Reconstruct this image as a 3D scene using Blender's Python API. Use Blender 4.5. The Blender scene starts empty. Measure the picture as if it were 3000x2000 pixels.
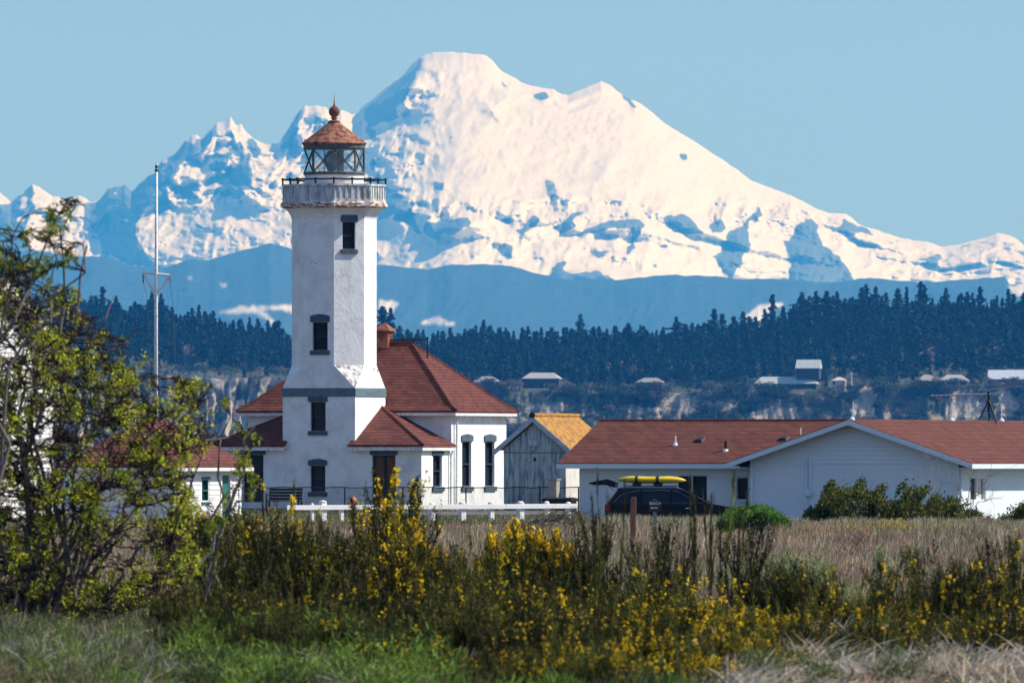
import bpy, math, random
import numpy as np
from mathutils import Vector
random.seed(7); rng = np.random.default_rng(7)
R = math.radians
SC = bpy.context.scene
COL = SC.collection
# ---------------------------------------------------------------- camera, sky, sun
F = 34000.0; EYE = 2.6; HZ = 1340.0       # focal length in photo pixels, eye height, horizon row
cd = bpy.data.cameras.new('Camera'); cam = bpy.data.objects.new('Camera', cd); COL.objects.link(cam)
cd.sensor_width = 36; cd.lens = 36*F/3000; cd.clip_start = 1; cd.clip_end = 120000
cam.location = (0, 0, EYE); cam.rotation_euler = (R(90)+math.atan((HZ-1000)/F), 0, 0)
cd.dof.use_dof = True; cd.dof.focus_distance = 450; cd.dof.aperture_fstop = 9.5
SC.camera = cam
SUN_AZ, SUN_EL = 97, 43                    # degrees from 'towards the camera' round to the right; elevation
sdir = Vector((math.cos(R(SUN_EL))*math.sin(R(SUN_AZ)), -math.cos(R(SUN_EL))*math.cos(R(SUN_AZ)), math.sin(R(SUN_EL))))
sl = bpy.data.lights.new('Sun', 'SUN'); sl.energy = 4.6; sl.angle = R(0.5); sl.color = (1, .95, .87)
so = bpy.data.objects.new('Sun', sl); COL.objects.link(so); so.rotation_euler = sdir.to_track_quat('Z', 'Y').to_euler()
W = bpy.data.worlds.new('World'); SC.world = W; W.use_nodes = True
wt = W.node_tree; bg = wt.nodes['Background']; sky = wt.nodes.new('ShaderNodeTexSky'); sky.sky_type = 'NISHITA'
sky.sun_disc = False; sky.sun_elevation = R(SUN_EL); sky.sun_rotation = math.atan2(sdir.x, sdir.y)
sky.air_density = 1.0; sky.dust_density = 0.4; sky.ozone_density = 2.9
tc = wt.nodes.new('ShaderNodeTexCoord'); sx = wt.nodes.new('ShaderNodeSeparateXYZ'); cx = wt.nodes.new('ShaderNodeCombineXYZ')
m1 = wt.nodes.new('ShaderNodeMath'); m1.operation = 'MULTIPLY_ADD'; m1.inputs[1].default_value = .42; m1.inputs[2].default_value = .22
m0 = wt.nodes.new('ShaderNodeMath'); m0.operation = 'MAXIMUM'; m0.inputs[1].default_value = 0
nz = wt.nodes.new('ShaderNodeVectorMath'); nz.operation = 'NORMALIZE'
wt.links.new(tc.outputs['Generated'], sx.inputs[0]); wt.links.new(sx.outputs[0], cx.inputs[0]); wt.links.new(sx.outputs[1], cx.inputs[1])
wt.links.new(sx.outputs[2], m0.inputs[0]); wt.links.new(m0.outputs[0], m1.inputs[0]); wt.links.new(m1.outputs[0], cx.inputs[2])
wt.links.new(cx.outputs[0], nz.inputs[0]); wt.links.new(nz.outputs[0], sky.inputs[0]); tn = wt.nodes.new('ShaderNodeMix'); tn.data_type = 'RGBA'; tn.blend_type = 'MULTIPLY'; tn.inputs['Factor'].default_value = 1; tn.inputs['B'].default_value = (1.0, .945, 1.0, 1)
wt.links.new(sky.outputs[0], tn.inputs['A']); wt.links.new(tn.outputs['Result'], bg.inputs[0])
bg.inputs[1].default_value = 0.122
SC.view_settings.view_transform = 'Standard'; SC.view_settings.look = 'None'; SC.view_settings.exposure = 0.35; SC.view_settings.gamma = 1
SC.cycles.use_denoising = True; SC.cycles.max_bounces = 6; SC.cycles.transparent_max_bounces = 8
SC.cycles.volume_bounces = 0

def P(px, py, Y): return Vector(((px-1500)*Y/F, Y, EYE+(HZ-py)*Y/F))
def S(Y): return F/Y

# ---------------------------------------------------------------- noise and masks
def _hash(ix, iy, seed):
    h = (ix.astype(np.int64)*374761393 + iy.astype(np.int64)*668265263 + seed*974711) & 0x7fffffff
    h = ((h ^ (h >> 13))*1274126177) & 0x7fffffff
    return ((h ^ (h >> 16)) & 0xffff)/65535.0
def vnoise(x, y, seed=0):
    x = np.asarray(x, float); y = np.asarray(y, float)
    x, y = np.broadcast_arrays(x, y)
    ix = np.floor(x); iy = np.floor(y); fx = x-ix; fy = y-iy
    fx = fx*fx*(3-2*fx); fy = fy*fy*(3-2*fy)
    a = _hash(ix, iy, seed); b = _hash(ix+1, iy, seed); c = _hash(ix, iy+1, seed); d = _hash(ix+1, iy+1, seed)
    return (a*(1-fx)+b*fx)*(1-fy)+(c*(1-fx)+d*fx)*fy
def fbm(x, y, seed=0, octv=4, ridged=False):
    t = 0; a = .5; s = 0
    for k in range(octv):
        n = vnoise(x*2**k, y*2**k, seed+k*17)
        if ridged: n = 1-np.abs(2*n-1)
        t = t+a*n; s += a; a *= .5
    return t/s
def inpoly(x, y, poly):
    r = np.zeros(x.shape, bool); n = len(poly); j = n-1
    for i in range(n):
        xi, yi = poly[i]; xj, yj = poly[j]
        if yi != yj:
            c = ((yi > y) != (yj > y)) & (x < (xj-xi)*(y-yi)/(yj-yi)+xi)
            r ^= c
        j = i
    return r
def interp(pts):
    xs = [p[0] for p in pts]; ys = [p[1] for p in pts]
    return lambda x: np.interp(x, xs, ys)

# ---------------------------------------------------------------- mesh building
class MB:
    def __init__(s): s.v = []; s.f = []; s.c = []; s.n = 0; s.mi = []
    def add(s, verts, faces, col=None, mi=0):
        verts = [tuple(p) for p in verts]
        s.v += verts; s.f += [tuple(i+s.n for i in f) for f in faces]; s.n += len(verts); s.mi += [mi]*len(faces)
        s.c += [col or (1, 1, 1)]*len(verts); return s
    def box(s, x0, x1, y0, y1, z0, z1, mi=0):
        return s.add([(x0,y0,z0),(x1,y0,z0),(x1,y1,z0),(x0,y1,z0),(x0,y0,z1),(x1,y0,z1),(x1,y1,z1),(x0,y1,z1)],
                     [(0,3,2,1),(4,5,6,7),(0,1,5,4),(1,2,6,5),(2,3,7,6),(3,0,4,7)], mi=mi)
    def hexa(s, p, mi=0):   # 8 points, bottom 4 then top 4
        return s.add(p, [(0,3,2,1),(4,5,6,7),(0,1,5,4),(1,2,6,5),(2,3,7,6),(3,0,4,7)], mi=mi)
    def beam(s, a, b, w, h=None, mi=0):
        a = Vector(a); b = Vector(b); h = h or w; d = (b-a).normalized()
        u = d.cross(Vector((0,0,1)))
        if u.length < 1e-4: u = Vector((1,0,0))
        u.normalize(); t = u.cross(d)
        q = [(-1,-1),(1,-1),(1,1),(-1,1)]
        return s.hexa([a+u*(i*w/2)+t*(j*h/2) for i, j in q]+[b+u*(i*w/2)+t*(j*h/2) for i, j in q], mi)
    def tube(s, pts, rad, n=8, cap=True, mi=0):
        pts = [Vector(p) for p in pts]; rr = rad if hasattr(rad, '__len__') else [rad]*len(pts)
        vs = []; fs = []; up = None
        for i, p in enumerate(pts):
            d = (pts[min(i+1, len(pts)-1)]-pts[max(i-1, 0)]).normalized()
            if up is None:
                up = d.orthogonal().normalized()
            up = (up-d*up.dot(d)).normalized(); r = d.cross(up)
            for k in range(n):
                a = 2*math.pi*k/n; vs.append(p+(up*math.cos(a)+r*math.sin(a))*rr[i])
        for i in range(len(pts)-1):
            for k in range(n):
                k2 = (k+1) % n; fs.append((i*n+k, i*n+k2, (i+1)*n+k2, (i+1)*n+k))
        if cap: fs.append(tuple(range(n))[::-1]); fs.append(tuple((len(pts)-1)*n+k for k in range(n)))
        return s.add(vs, fs, mi=mi)
    def lathe(s, prof, n=32, c=(0,0), a0=0, mi=0, square=False):
        vs = []; fs = []; m = len(prof)
        for r, z in prof:
            for k in range(n):
                a = a0+2*math.pi*k/n; vs.append((c[0]+r*math.cos(a), c[1]+r*math.sin(a), z))
        for i in range(m-1):
            for k in range(n):
                k2 = (k+1) % n; fs.append((i*n+k, i*n+k2, (i+1)*n+k2, (i+1)*n+k))
        fs.append(tuple(range(n))[::-1]); fs.append(tuple((m-1)*n+k for k in range(n)))
        return s.add(vs, fs, mi=mi)
    def prism(s, poly, y0, y1, mi=0, axis='y'):     # poly in (x,z), extruded along y
        n = len(poly)
        g = (lambda a, b, c: (a, c, b)) if axis == 'y' else ((lambda a, b, c: (c, a, b)) if axis == 'x' else (lambda a, b, c: (a, b, c)))
        vs = [g(a, b, y0) for a, b in poly]+[g(a, b, y1) for a, b in poly]
        fs = [tuple(range(n)), tuple(range(n, 2*n))[::-1]]+[(i, i+n, (i+1) % n+n, (i+1) % n) for i in range(n)]
        return s.add(vs, fs, mi=mi)
    def slab(s, top, th, mi=0):    # a polygon (list of 3D points) given thickness downwards
        n = len(top); vs = [Vector(p) for p in top]+[Vector(p)-Vector((0,0,th)) for p in top]
        fs = [tuple(range(n)), tuple(range(n, 2*n))[::-1]]+[(i, i+n, (i+1) % n+n, (i+1) % n) for i in range(n)]
        return s.add(vs, fs, mi=mi)
    def fbox(s, Fc, u0, u1, z0, z1, d0, d1, mi=0):
        q = [(u0,d0),(u1,d0),(u1,d1),(u0,d1)]
        return s.hexa([Fc.pt(u, z0, d) for u, d in q]+[Fc.pt(u, z1, d) for u, d in q], mi)
    def build(s, name, mats, parent=None, smooth=False, bevel=0):
        me = bpy.data.meshes.new(name); me.from_pydata(s.v, [], s.f)
        if not isinstance(mats, (list, tuple)): mats = [mats]
        for m in mats: me.materials.append(m)
        if any(s.mi): me.polygons.foreach_set('material_index', s.mi)
        if smooth: me.polygons.foreach_set('use_smooth', [True]*len(s.f))
        me.update()
        o = bpy.data.objects.new(name, me); COL.objects.link(o)
        if parent: o.parent = parent
        if smooth == 'auto':
            try: me.set_sharp_from_angle(angle=R(35))
            except Exception: pass
        if bevel:
            b = o.modifiers.new('Bevel', 'BEVEL'); b.width = bevel; b.segments = 2; b.limit_method = 'ANGLE'
        return o
class Face:
    """a wall plane: origin, direction of u; outward normal on the right-hand side when walking along u with z up"""
    def __init__(s, o, e):
        s.o = Vector(o); s.e = Vector((e[0], e[1], 0)).normalized(); s.n = Vector((s.e.y, -s.e.x, 0))
    def pt(s, u, z, d=0): return s.o+s.e*u+Vector((0,0,z))+s.n*d      # d > 0 is outwards
def wallface(mb, Fc, u0, u1, z0, z1, holes=(), depth=.22, mi=0):
    us = sorted({u0, u1, *[h[0] for h in holes], *[h[1] for h in holes]}); zs = sorted({z0, z1, *[h[2] for h in holes], *[h[3] for h in holes]})
    for i in range(len(us)-1):
        for j in range(len(zs)-1):
            uc = (us[i]+us[i+1])/2; zc = (zs[j]+zs[j+1])/2
            if any(h[0] < uc < h[1] and h[2] < zc < h[3] for h in holes): continue
            mb.add([Fc.pt(us[i], zs[j]), Fc.pt(us[i+1], zs[j]), Fc.pt(us[i+1], zs[j+1]), Fc.pt(us[i], zs[j+1])], [(0,1,2,3)], mi=mi)
    for a, b, c, d in holes:
        q = [(a,c),(b,c),(b,d),(a,d)]
        for k in range(4):
            (ua, za), (ub, zb) = q[k], q[(k+1) % 4]
            mb.add([Fc.pt(ua, za), Fc.pt(ub, zb), Fc.pt(ub, zb, -depth), Fc.pt(ua, za, -depth)], [(0,1,2,3)], mi=mi)

def npmesh(name, V, Fq, mat, cols=None, parent=None, attrs=None, smooth=False):
    """V (n,3); Fq (m,4) or (m,3) int arrays"""
    V = np.ascontiguousarray(V, dtype=np.float32); Fq = np.ascontiguousarray(Fq, dtype=np.int32)
    me = bpy.data.meshes.new(name); m, k = Fq.shape
    me.vertices.add(len(V)); me.vertices.foreach_set('co', V.ravel())
    me.loops.add(m*k); me.loops.foreach_set('vertex_index', Fq.ravel())
    me.polygons.add(m); me.polygons.foreach_set('loop_start', np.arange(0, m*k, k, dtype=np.int32))
    if smooth: me.polygons.foreach_set('use_smooth', np.ones(m, bool))
    if cols is not None:
        a = me.attributes.new('tint', 'FLOAT_COLOR', 'POINT')
        c4 = np.ones((len(V), 4), np.float32); c4[:, :3] = cols; a.data.foreach_set('color', c4.ravel())
    for an, av in (attrs or {}).items():
        a = me.attributes.new(an, 'FLOAT', 'POINT'); a.data.foreach_set('value', np.ascontiguousarray(av, dtype=np.float32).ravel())
    for mm in (mat if isinstance(mat, (list, tuple)) else [mat]): me.materials.append(mm)
    me.update(calc_edges=True); me.validate()
    o = bpy.data.objects.new(name, me); COL.objects.link(o)
    if parent: o.parent = parent
    return o
class Rib:
    """collects ribbons (blades, twigs) and leaf quads as numpy arrays"""
    def __init__(s): s.V = []; s.Q = []; s.C = []; s.n = 0
    def ribbons(s, pts, wid, col, side=None):
        # pts (N,K,3), wid (N,K) or (K,), col (N,3)
        N, K, _ = pts.shape
        if side is None:
            side = rng.normal(size=(N, 1, 3)); side[..., 2] *= .2
        d = np.gradient(pts, axis=1); sd = np.cross(d, side); sd /= np.linalg.norm(sd, axis=2, keepdims=True)+1e-9
        w = np.broadcast_to(wid, (N, K))[..., None]
        a = pts-sd*w*.5; b = pts+sd*w*.5
        V = np.stack([a, b], 2).reshape(-1, 3)
        base = (np.arange(N)*K*2)[:, None]+(np.arange(K-1)*2)[None]
        Q = np.stack([base, base+1, base+3, base+2], -1).reshape(-1, 4)+s.n
        s.V.append(V); s.Q.append(Q); s.C.append(np.repeat(col, K*2, axis=0)); s.n += len(V)
    def leaves(s, cen, size, col, aspect=.6, up=None):
        # quads (rhombus) centred at cen (N,3)
        N = len(cen); a = rng.normal(size=(N, 3))
        if up is not None: a = a*.6+np.asarray(up)
        a /= np.linalg.norm(a, axis=1, keepdims=True); b = np.cross(a, rng.normal(size=(N, 3))); b /= np.linalg.norm(b, axis=1, keepdims=True)+1e-9
        size = np.broadcast_to(size, (N,))[:, None]
        V = np.stack([cen-a*size*.5, cen+b*size*.5*aspect, cen+a*size*.5, cen-b*size*.5*aspect], 1).reshape(-1, 3)
        Q = np.arange(N*4).reshape(-1, 4)+s.n
        s.V.append(V); s.Q.append(Q); s.C.append(np.repeat(col, 4, axis=0)); s.n += len(V)
    def build(s, name, mat, parent=None):
        return npmesh(name, np.concatenate(s.V), np.concatenate(s.Q), mat, np.clip(np.concatenate(s.C), 0, 1), parent)

def tag(o, label=None, cat=None, group=None, kind=None):
    if label: o['label'] = label
    if cat: o['category'] = cat
    if group: o['group'] = group
    if kind: o['kind'] = kind
    return o
def empty(name, loc=(0,0,0), rz=0, label=None, cat=None, group=None, s=1):
    o = bpy.data.objects.new(name, None); COL.objects.link(o); o.location = loc; o.rotation_euler = (0, 0, rz); o.scale = (s, s, s)
    return tag(o, label, cat, group)
def copy_tree(o, parent=None):
    c = o.copy(); COL.objects.link(c)
    if parent: c.parent = parent
    for ch in list(o.children): copy_tree(ch, c)
    return c

# ---------------------------------------------------------------- materials
def nodes(name):
    m = bpy.data.materials.new(name); m.use_nodes = True; nt = m.node_tree
    b = nt.nodes['Principled BSDF']; return m, nt, b
def N(nt, t, **k):
    n = nt.nodes.new('ShaderNode'+t)
    for a, v in k.items(): setattr(n, a, v)
    return n
def mat(name, col, rough=.7, var=.15, scale=3, col2=None, thr=None, bump=0, bscale=None, metal=0, stretch=None, detail=6, spec=.3, coat=0, spots=None):
    m, nt, b = nodes(name); L = nt.links.new
    b.inputs['Roughness'].default_value = rough; b.inputs['Metallic'].default_value = metal
    b.inputs['Specular IOR Level'].default_value = spec
    if coat: b.inputs['Coat Weight'].default_value = coat
    t = N(nt, 'TexCoord'); mp = N(nt, 'Mapping'); L(t.outputs['Object'], mp.inputs[0])
    if stretch: mp.inputs['Scale'].default_value = stretch
    n = N(nt, 'TexNoise'); n.inputs['Scale'].default_value = scale; n.inputs['Detail'].default_value = detail; n.inputs['Roughness'].default_value = .65
    L(mp.outputs[0], n.inputs[0])
    r = N(nt, 'ValToRGB'); L(n.outputs[0], r.inputs[0])
    c = np.array(col, float); c2 = np.array(col2, float) if col2 is not None else c*(1-var*2)
    lo, hi = thr or (.3, .7)
    r.color_ramp.elements[0].position = lo; r.color_ramp.elements[0].color = (*c2, 1)
    r.color_ramp.elements[1].position = hi; r.color_ramp.elements[1].color = (*c, 1)
    if spots:     # worn patches where the paint has come away, and thin streaks
        n3 = N(nt, 'TexNoise'); n3.inputs['Scale'].default_value = spots[0]; n3.inputs['Detail'].default_value = 8; n3.inputs['Roughness'].default_value = .6; n3.inputs['Distortion'].default_value = .6; L(t.outputs['Object'], n3.inputs[0])
        r3 = N(nt, 'ValToRGB'); L(n3.outputs[0], r3.inputs[0]); r3.color_ramp.elements[0].position = spots[1]; r3.color_ramp.elements[0].color = (1,1,1,1); r3.color_ramp.elements[1].position = spots[1]+.035; r3.color_ramp.elements[1].color = (.5,.47,.44,1)
        mm_ = N(nt, 'Mix', data_type='RGBA', blend_type='MULTIPLY'); mm_.inputs['Factor'].default_value = 1; L(r.outputs[0], mm_.inputs['A']); L(r3.outputs[0], mm_.inputs['B']); L(mm_.outputs['Result'], b.inputs['Base Color'])
    else: L(r.outputs[0], b.inputs['Base Color'])
    if bump:
        n2 = N(nt, 'TexNoise'); n2.inputs['Scale'].default_value = bscale or scale*4; n2.inputs['Detail'].default_value = 5; L(mp.outputs[0], n2.inputs[0])
        bp = N(nt, 'Bump'); bp.inputs['Strength'].default_value = 1; bp.inputs['Distance'].default_value = bump; L(n2.outputs[0], bp.inputs['Height']); L(bp.outputs[0], b.inputs['Normal'])
    return m
def shingles(name, col, col2, pitch=.11, depth=.02, var_scale=1.4, moss=None, joint=.35):
    """courses follow height, tabs are broken up by a noise; each course casts a small step in the bump"""
    m, nt, b = nodes(name); L = nt.links.new; b.inputs['Roughness'].default_value = .9; b.inputs['Specular IOR Level'].default_value = .1
    t = N(nt, 'TexCoord'); sp = N(nt, 'SeparateXYZ'); L(t.outputs['Object'], sp.inputs[0])
    nw = N(nt, 'TexNoise'); nw.inputs['Scale'].default_value = 2.2; L(t.outputs['Object'], nw.inputs[0])
    ad = N(nt, 'Math', operation='MULTIPLY_ADD'); L(nw.outputs[0], ad.inputs[0]); ad.inputs[1].default_value = .03; L(sp.outputs[2], ad.inputs[2])
    dv = N(nt, 'Math', operation='DIVIDE'); L(ad.outputs[0], dv.inputs[0]); dv.inputs[1].default_value = pitch
    fr = N(nt, 'Math', operation='FRACT'); L(dv.outputs[0], fr.inputs[0])
    fl = N(nt, 'Math', operation='FLOOR'); L(dv.outputs[0], fl.inputs[0])
    # individual tabs: cell colour from (x+y)/width and course number
    xy = N(nt, 'Math', operation='ADD'); L(sp.outputs[0], xy.inputs[0]); L(sp.outputs[1], xy.inputs[1])
    cb = N(nt, 'CombineXYZ'); sc = N(nt, 'Math', operation='MULTIPLY'); L(xy.outputs[0], sc.inputs[0]); sc.inputs[1].default_value = 4.2
    L(sc.outputs[0], cb.inputs[0]); f5 = N(nt, 'Math', operation='MULTIPLY'); L(fl.outputs[0], f5.inputs[0]); f5.inputs[1].default_value = 5.37; L(f5.outputs[0], cb.inputs[1])
    wn = N(nt, 'TexVoronoi'); wn.inputs['Scale'].default_value = 1; L(cb.outputs[0], wn.inputs[0])
    wg = N(nt, 'RGBToBW'); L(wn.outputs['Color'], wg.inputs[0])
    n2 = N(nt, 'TexNoise'); n2.inputs['Scale'].default_value = var_scale; n2.inputs['Detail'].default_value = 8; n2.inputs['Roughness'].default_value = .7; L(t.outputs['Object'], n2.inputs[0])
    mx = N(nt, 'Math', operation='MULTIPLY_ADD'); L(wg.outputs[0], mx.inputs[0]); mx.inputs[1].default_value = .45; L(n2.outputs[0], mx.inputs[2])
    r = N(nt, 'ValToRGB'); L(mx.outputs[0], r.inputs[0])
    r.color_ramp.elements[0].position = .42; r.color_ramp.elements[0].color = (*col2, 1)
    r.color_ramp.elements[1].position = .95; r.color_ramp.elements[1].color = (*col, 1)
    if moss:
        e = r.color_ramp.elements.new(.68); e.color = (*moss, 1)
    # thin dark joint under each course
    j = N(nt, 'ValToRGB'); L(fr.outputs[0], j.inputs[0]); j.color_ramp.elements[0].position = .05; j.color_ramp.elements[0].color = (joint, joint*.95, joint*.95, 1)
    j.color_ramp.elements[1].position = .3; j.color_ramp.elements[1].color = (1, 1, 1, 1)
    mu = N(nt, 'Mix', data_type='RGBA', blend_type='MULTIPLY'); mu.inputs['Factor'].default_value = 1
    L(r.outputs[0], mu.inputs['A']); L(j.outputs[0], mu.inputs['B']); L(mu.outputs['Result'], b.inputs['Base Color'])
    bp = N(nt, 'Bump'); bp.inputs['Strength'].default_value = .8; bp.inputs['Distance'].default_value = depth
    iv = N(nt, 'Math', operation='SUBTRACT'); iv.inputs[0].default_value = 1; L(fr.outputs[0], iv.inputs[1]); L(iv.outputs[0], bp.inputs['Height']); L(bp.outputs[0], b.inputs['Normal'])
    return m
def leafmat(name, trans=.35, rough=.6, noise=.25, each=None):
    """colour comes from each blade's or leaf's own tint, broken up a little, with some light let through"""
    m, nt, b = nodes(name); L = nt.links.new
    a = N(nt, 'Attribute'); a.attribute_name = 'tint'
    t = N(nt, 'TexCoord'); n = N(nt, 'TexNoise'); n.inputs['Scale'].default_value = 9; L(t.outputs['Object'], n.inputs[0])
    mr = N(nt, 'MapRange'); mr.inputs['From Min'].default_value = .3; mr.inputs['From Max'].default_value = .7; mr.inputs['To Min'].default_value = 1-noise; mr.inputs['To Max'].default_value = 1+noise; L(n.outputs[0], mr.inputs[0])
    mu = N(nt, 'VectorMath', operation='SCALE'); L(a.outputs['Color'], mu.inputs[0]); L(mr.outputs[0], mu.inputs['Scale'])
    if each:      # one bush is a little paler or darker than the next
        oi = N(nt, 'ObjectInfo'); me_ = N(nt, 'MapRange'); me_.inputs['To Min'].default_value = each[0]; me_.inputs['To Max'].default_value = each[1]; L(oi.outputs['Random'], me_.inputs[0])
        m3 = N(nt, 'VectorMath', operation='SCALE'); L(mu.outputs[0], m3.inputs[0]); L(me_.outputs[0], m3.inputs['Scale']); mu = m3
    L(mu.outputs[0], b.inputs['Base Color']); b.inputs['Roughness'].default_value = rough; b.inputs['Specular IOR Level'].default_value = .15
    tr = N(nt, 'BsdfTranslucent'); L(mu.outputs[0], tr.inputs[0]); mx = N(nt, 'MixShader'); mx.inputs[0].default_value = trans
    L(b.outputs[0], mx.inputs[1]); L(tr.outputs[0], mx.inputs[2]); L(mx.outputs[0], nt.nodes['Material Output'].inputs[0])
    return m
def glass(name, col=(.02,.03,.04), rough=.08, spec=.5):
    m, nt, b = nodes(name); b.inputs['Base Color'].default_value = (*col, 1); b.inputs['Roughness'].default_value = rough; b.inputs['Specular IOR Level'].default_value = spec
    n = N(nt, 'TexNoise'); n.inputs['Scale'].default_value = 3; t = N(nt, 'TexCoord'); nt.links.new(t.outputs['Object'], n.inputs[0])
    bp = N(nt, 'Bump'); bp.inputs['Distance'].default_value = .01; nt.links.new(n.outputs[0], bp.inputs['Height']); nt.links.new(bp.outputs[0], b.inputs['Normal'])
    return m
def clearglass(name):
    m, nt, b = nodes(name); L = nt.links.new
    tr = N(nt, 'BsdfTransparent'); tr.inputs[0].default_value = (.86, .93, .92, 1)
    df = N(nt, 'BsdfDiffuse'); df.inputs[0].default_value = (.55, .65, .62, 1)
    n = N(nt, 'TexNoise'); n.inputs['Scale'].default_value = 2.5; t = N(nt, 'TexCoord'); L(t.outputs['Object'], n.inputs[0])
    mr = N(nt, 'MapRange'); mr.inputs['To Min'].default_value = .04; mr.inputs['To Max'].default_value = .2; L(n.outputs[0], mr.inputs[0])
    m1_ = N(nt, 'MixShader'); L(mr.outputs[0], m1_.inputs[0]); L(tr.outputs[0], m1_.inputs[1]); L(df.outputs[0], m1_.inputs[2])
    gl = N(nt, 'BsdfGlossy'); gl.inputs['Roughness'].default_value = .05
    m2_ = N(nt, 'MixShader'); m2_.inputs[0].default_value = .06; L(m1_.outputs[0], m2_.inputs[1]); L(gl.outputs[0], m2_.inputs[2])
    L(m2_.outputs[0], nt.nodes['Material Output'].inputs[0]); return m

M = dict(
 plaster=mat('plaster', (.83,.845,.83), .85, .06, 1.6, bump=.012, bscale=9, col2=(.64,.64,.64), thr=(.3,.56), spots=(1.7,.675)),
 stain=mat('stained_plaster', (.78,.76,.72), .9, scale=5, col2=(.22,.2,.18), thr=(.38,.52), bump=.02, bscale=18),
 rustwhite=mat('rusty_white', (.75,.74,.72), .8, scale=4.5, col2=(.26,.12,.05), thr=(.45,.57), stretch=(1,1,2.2), bump=.006),
 parapet=mat('parapet_paint', (.64,.67,.69), .8, scale=6, col2=(.27,.27,.26), thr=(.36,.6), stretch=(1,1,.35), bump=.006),
 trim=mat('grey_blue_trim', (.08,.13,.155), .7, .2, 4, col2=(.04,.075,.1)),
 sash=mat('dark_sash', (.035,.04,.055), .6, .2, 4),
 pane=glass('window_glass', (.012,.022,.035), .2, .12),
 roof=shingles('red_shingles', (.175,.064,.052), (.085,.034,.032)),
 roofdark=shingles('dark_mossy_shingles', (.07,.05,.045), (.03,.026,.026)),
 roofcot=shingles('cottage_shingles', (.16,.062,.047), (.09,.038,.031), pitch=.14, depth=.008, var_scale=3.2, joint=.72),
 rust=mat('rusty_iron', (.33,.13,.07), .85, scale=3.5, col2=(.12,.04,.03), thr=(.4,.6), bump=.01),
 rustlight=mat('flaking_rust', (.34,.16,.1), .85, scale=6, col2=(.12,.04,.025), thr=(.42,.56), bump=.008, stretch=(1,1,.6)),
 iron=mat('black_iron', (.02,.02,.022), .5, .2, 8),
 irong=mat('grey_iron', (.12,.15,.16), .5, scale=8, col2=(.05,.06,.065)),
 white=mat('white_paint', (.82,.82,.81), .6, .05, 3),
 whitew=mat('weathered_white_paint', (.8,.8,.78), .75, scale=12, col2=(.5,.48,.44), thr=(.36,.5)),
 siding=mat('white_siding', (.64,.75,.81), .7, .05, 2, bump=.004),
 cottage=mat('cottage_paint', (.68,.77,.8), .7, .05, .7),
 corr=mat('weathered_blue_grey_metal', (.58,.67,.67), .7, scale=5, col2=(.17,.22,.24), thr=(.36,.55), stretch=(1.6,1.6,.22)),
 corrwhite=mat('weathered_cream_metal', (.8,.78,.72), .7, scale=4, col2=(.5,.4,.28), thr=(.3,.45), stretch=(1,1,.3)),
 lichen=mat('orange_lichen_roof', (.47,.235,.035), .95, scale=5, col2=(.2,.115,.07), thr=(.4,.56), bump=.02, bscale=25),
 green=mat('green_paint', (.03,.17,.14), .5, .1, 4),
 wood=mat('brown_wood', (.2,.1,.06), .8, scale=6, col2=(.09,.045,.03), stretch=(3,3,.4)),
 concrete=mat('concrete', (.4,.38,.33), .9, .15, 5),
 copper=mat('orange_rusty_hydrant', (.5,.2,.06), .6, scale=14, col2=(.3,.11,.04)),
 carpaint=mat('car_paint', (.003,.005,.01), .35, .1, 2, spec=.2),
 carglass=glass('car_glass', (.006,.01,.018), .08, .3),
 rubber=mat('rubber', (.015,.015,.015), .8, .1, 9),
 chrome=mat('chrome', (.6,.62,.65), .2, .05, 5, metal=1),
 red=mat('red_lens', (.35,.01,.01), .25, .1, 5),
 kayak=mat('yellow_kayak', (.85,.62,.02), .4, .08, 4, col2=(.68,.47,.02)),
 asphaltgrey=mat('grey_metal', (.25,.25,.26), .6, .15, 6),
 ground=mat('soil', (.1,.08,.05), .95, scale=.35, col2=(.045,.05,.022), thr=(.35,.6), bump=.03, bscale=4),
 lawn=mat('lawn', (.13,.16,.04), .95, scale=1.2, col2=(.2,.17,.09), thr=(.35,.6), bump=.03, bscale=12),
 bark=mat('bark', (.22,.19,.17), .9, scale=14, col2=(.07,.055,.05), stretch=(1,1,.3), bump=.005),
 greywood=mat('dead_wood', (.42,.38,.35), .9, scale=14, col2=(.16,.13,.12)),
 leaf=leafmat('leaves', .35), broom=leafmat('broom_stems', .05, noise=.5, each=(.4, 1.2)), blade=leafmat('grass_blades', .25), petal=leafmat('petals', .3, noise=.12), farleaf=leafmat('conifer_foliage', .1, noise=.5, each=(.7, 1.5)),
 clear=clearglass('lantern_glass'),
 lens=glass('prism_lens', (.14,.28,.3), .1),
)
# ---------------------------------------------------------------- the lie of the land near the camera
gL = interp([(-400,0),(250,0),(330,.32),(390,.38),(418,.66),(445,.66),(480,.2),(530,-4.2),(900,-5)])
gR = interp([(-400,0),(250,0),(300,.2),(340,.5),(368,0),(390,0),(405,.1),(450,.1),(480,.0),(530,-4.2),(900,-5)])
def gz(X, Y):
    X = np.asarray(X, float); Y = np.asarray(Y, float)
    px = 1500+X*F/np.maximum(Y, 60); t = np.clip((px-1690)/90, 0, 1); t = t*t*(3-2*t)
    z = gL(Y)*(1-t)+gR(Y)*t
    m = np.clip((Y-90)/60, 0, 1)*np.clip((340-Y)/60, 0, 1)
    return z+m*(fbm(X*.12, Y*.05, 5, 3)-.5)*.5
def gy(px, py, lo=110, hi=420):
    """distance at which the ground is seen on picture row py"""
    for Y in np.arange(lo, hi, .5):
        X = (px-1500)*Y/F
        if HZ+F*(EYE-float(gz(X, Y)))/Y <= py: return float(Y)
    return hi
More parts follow.
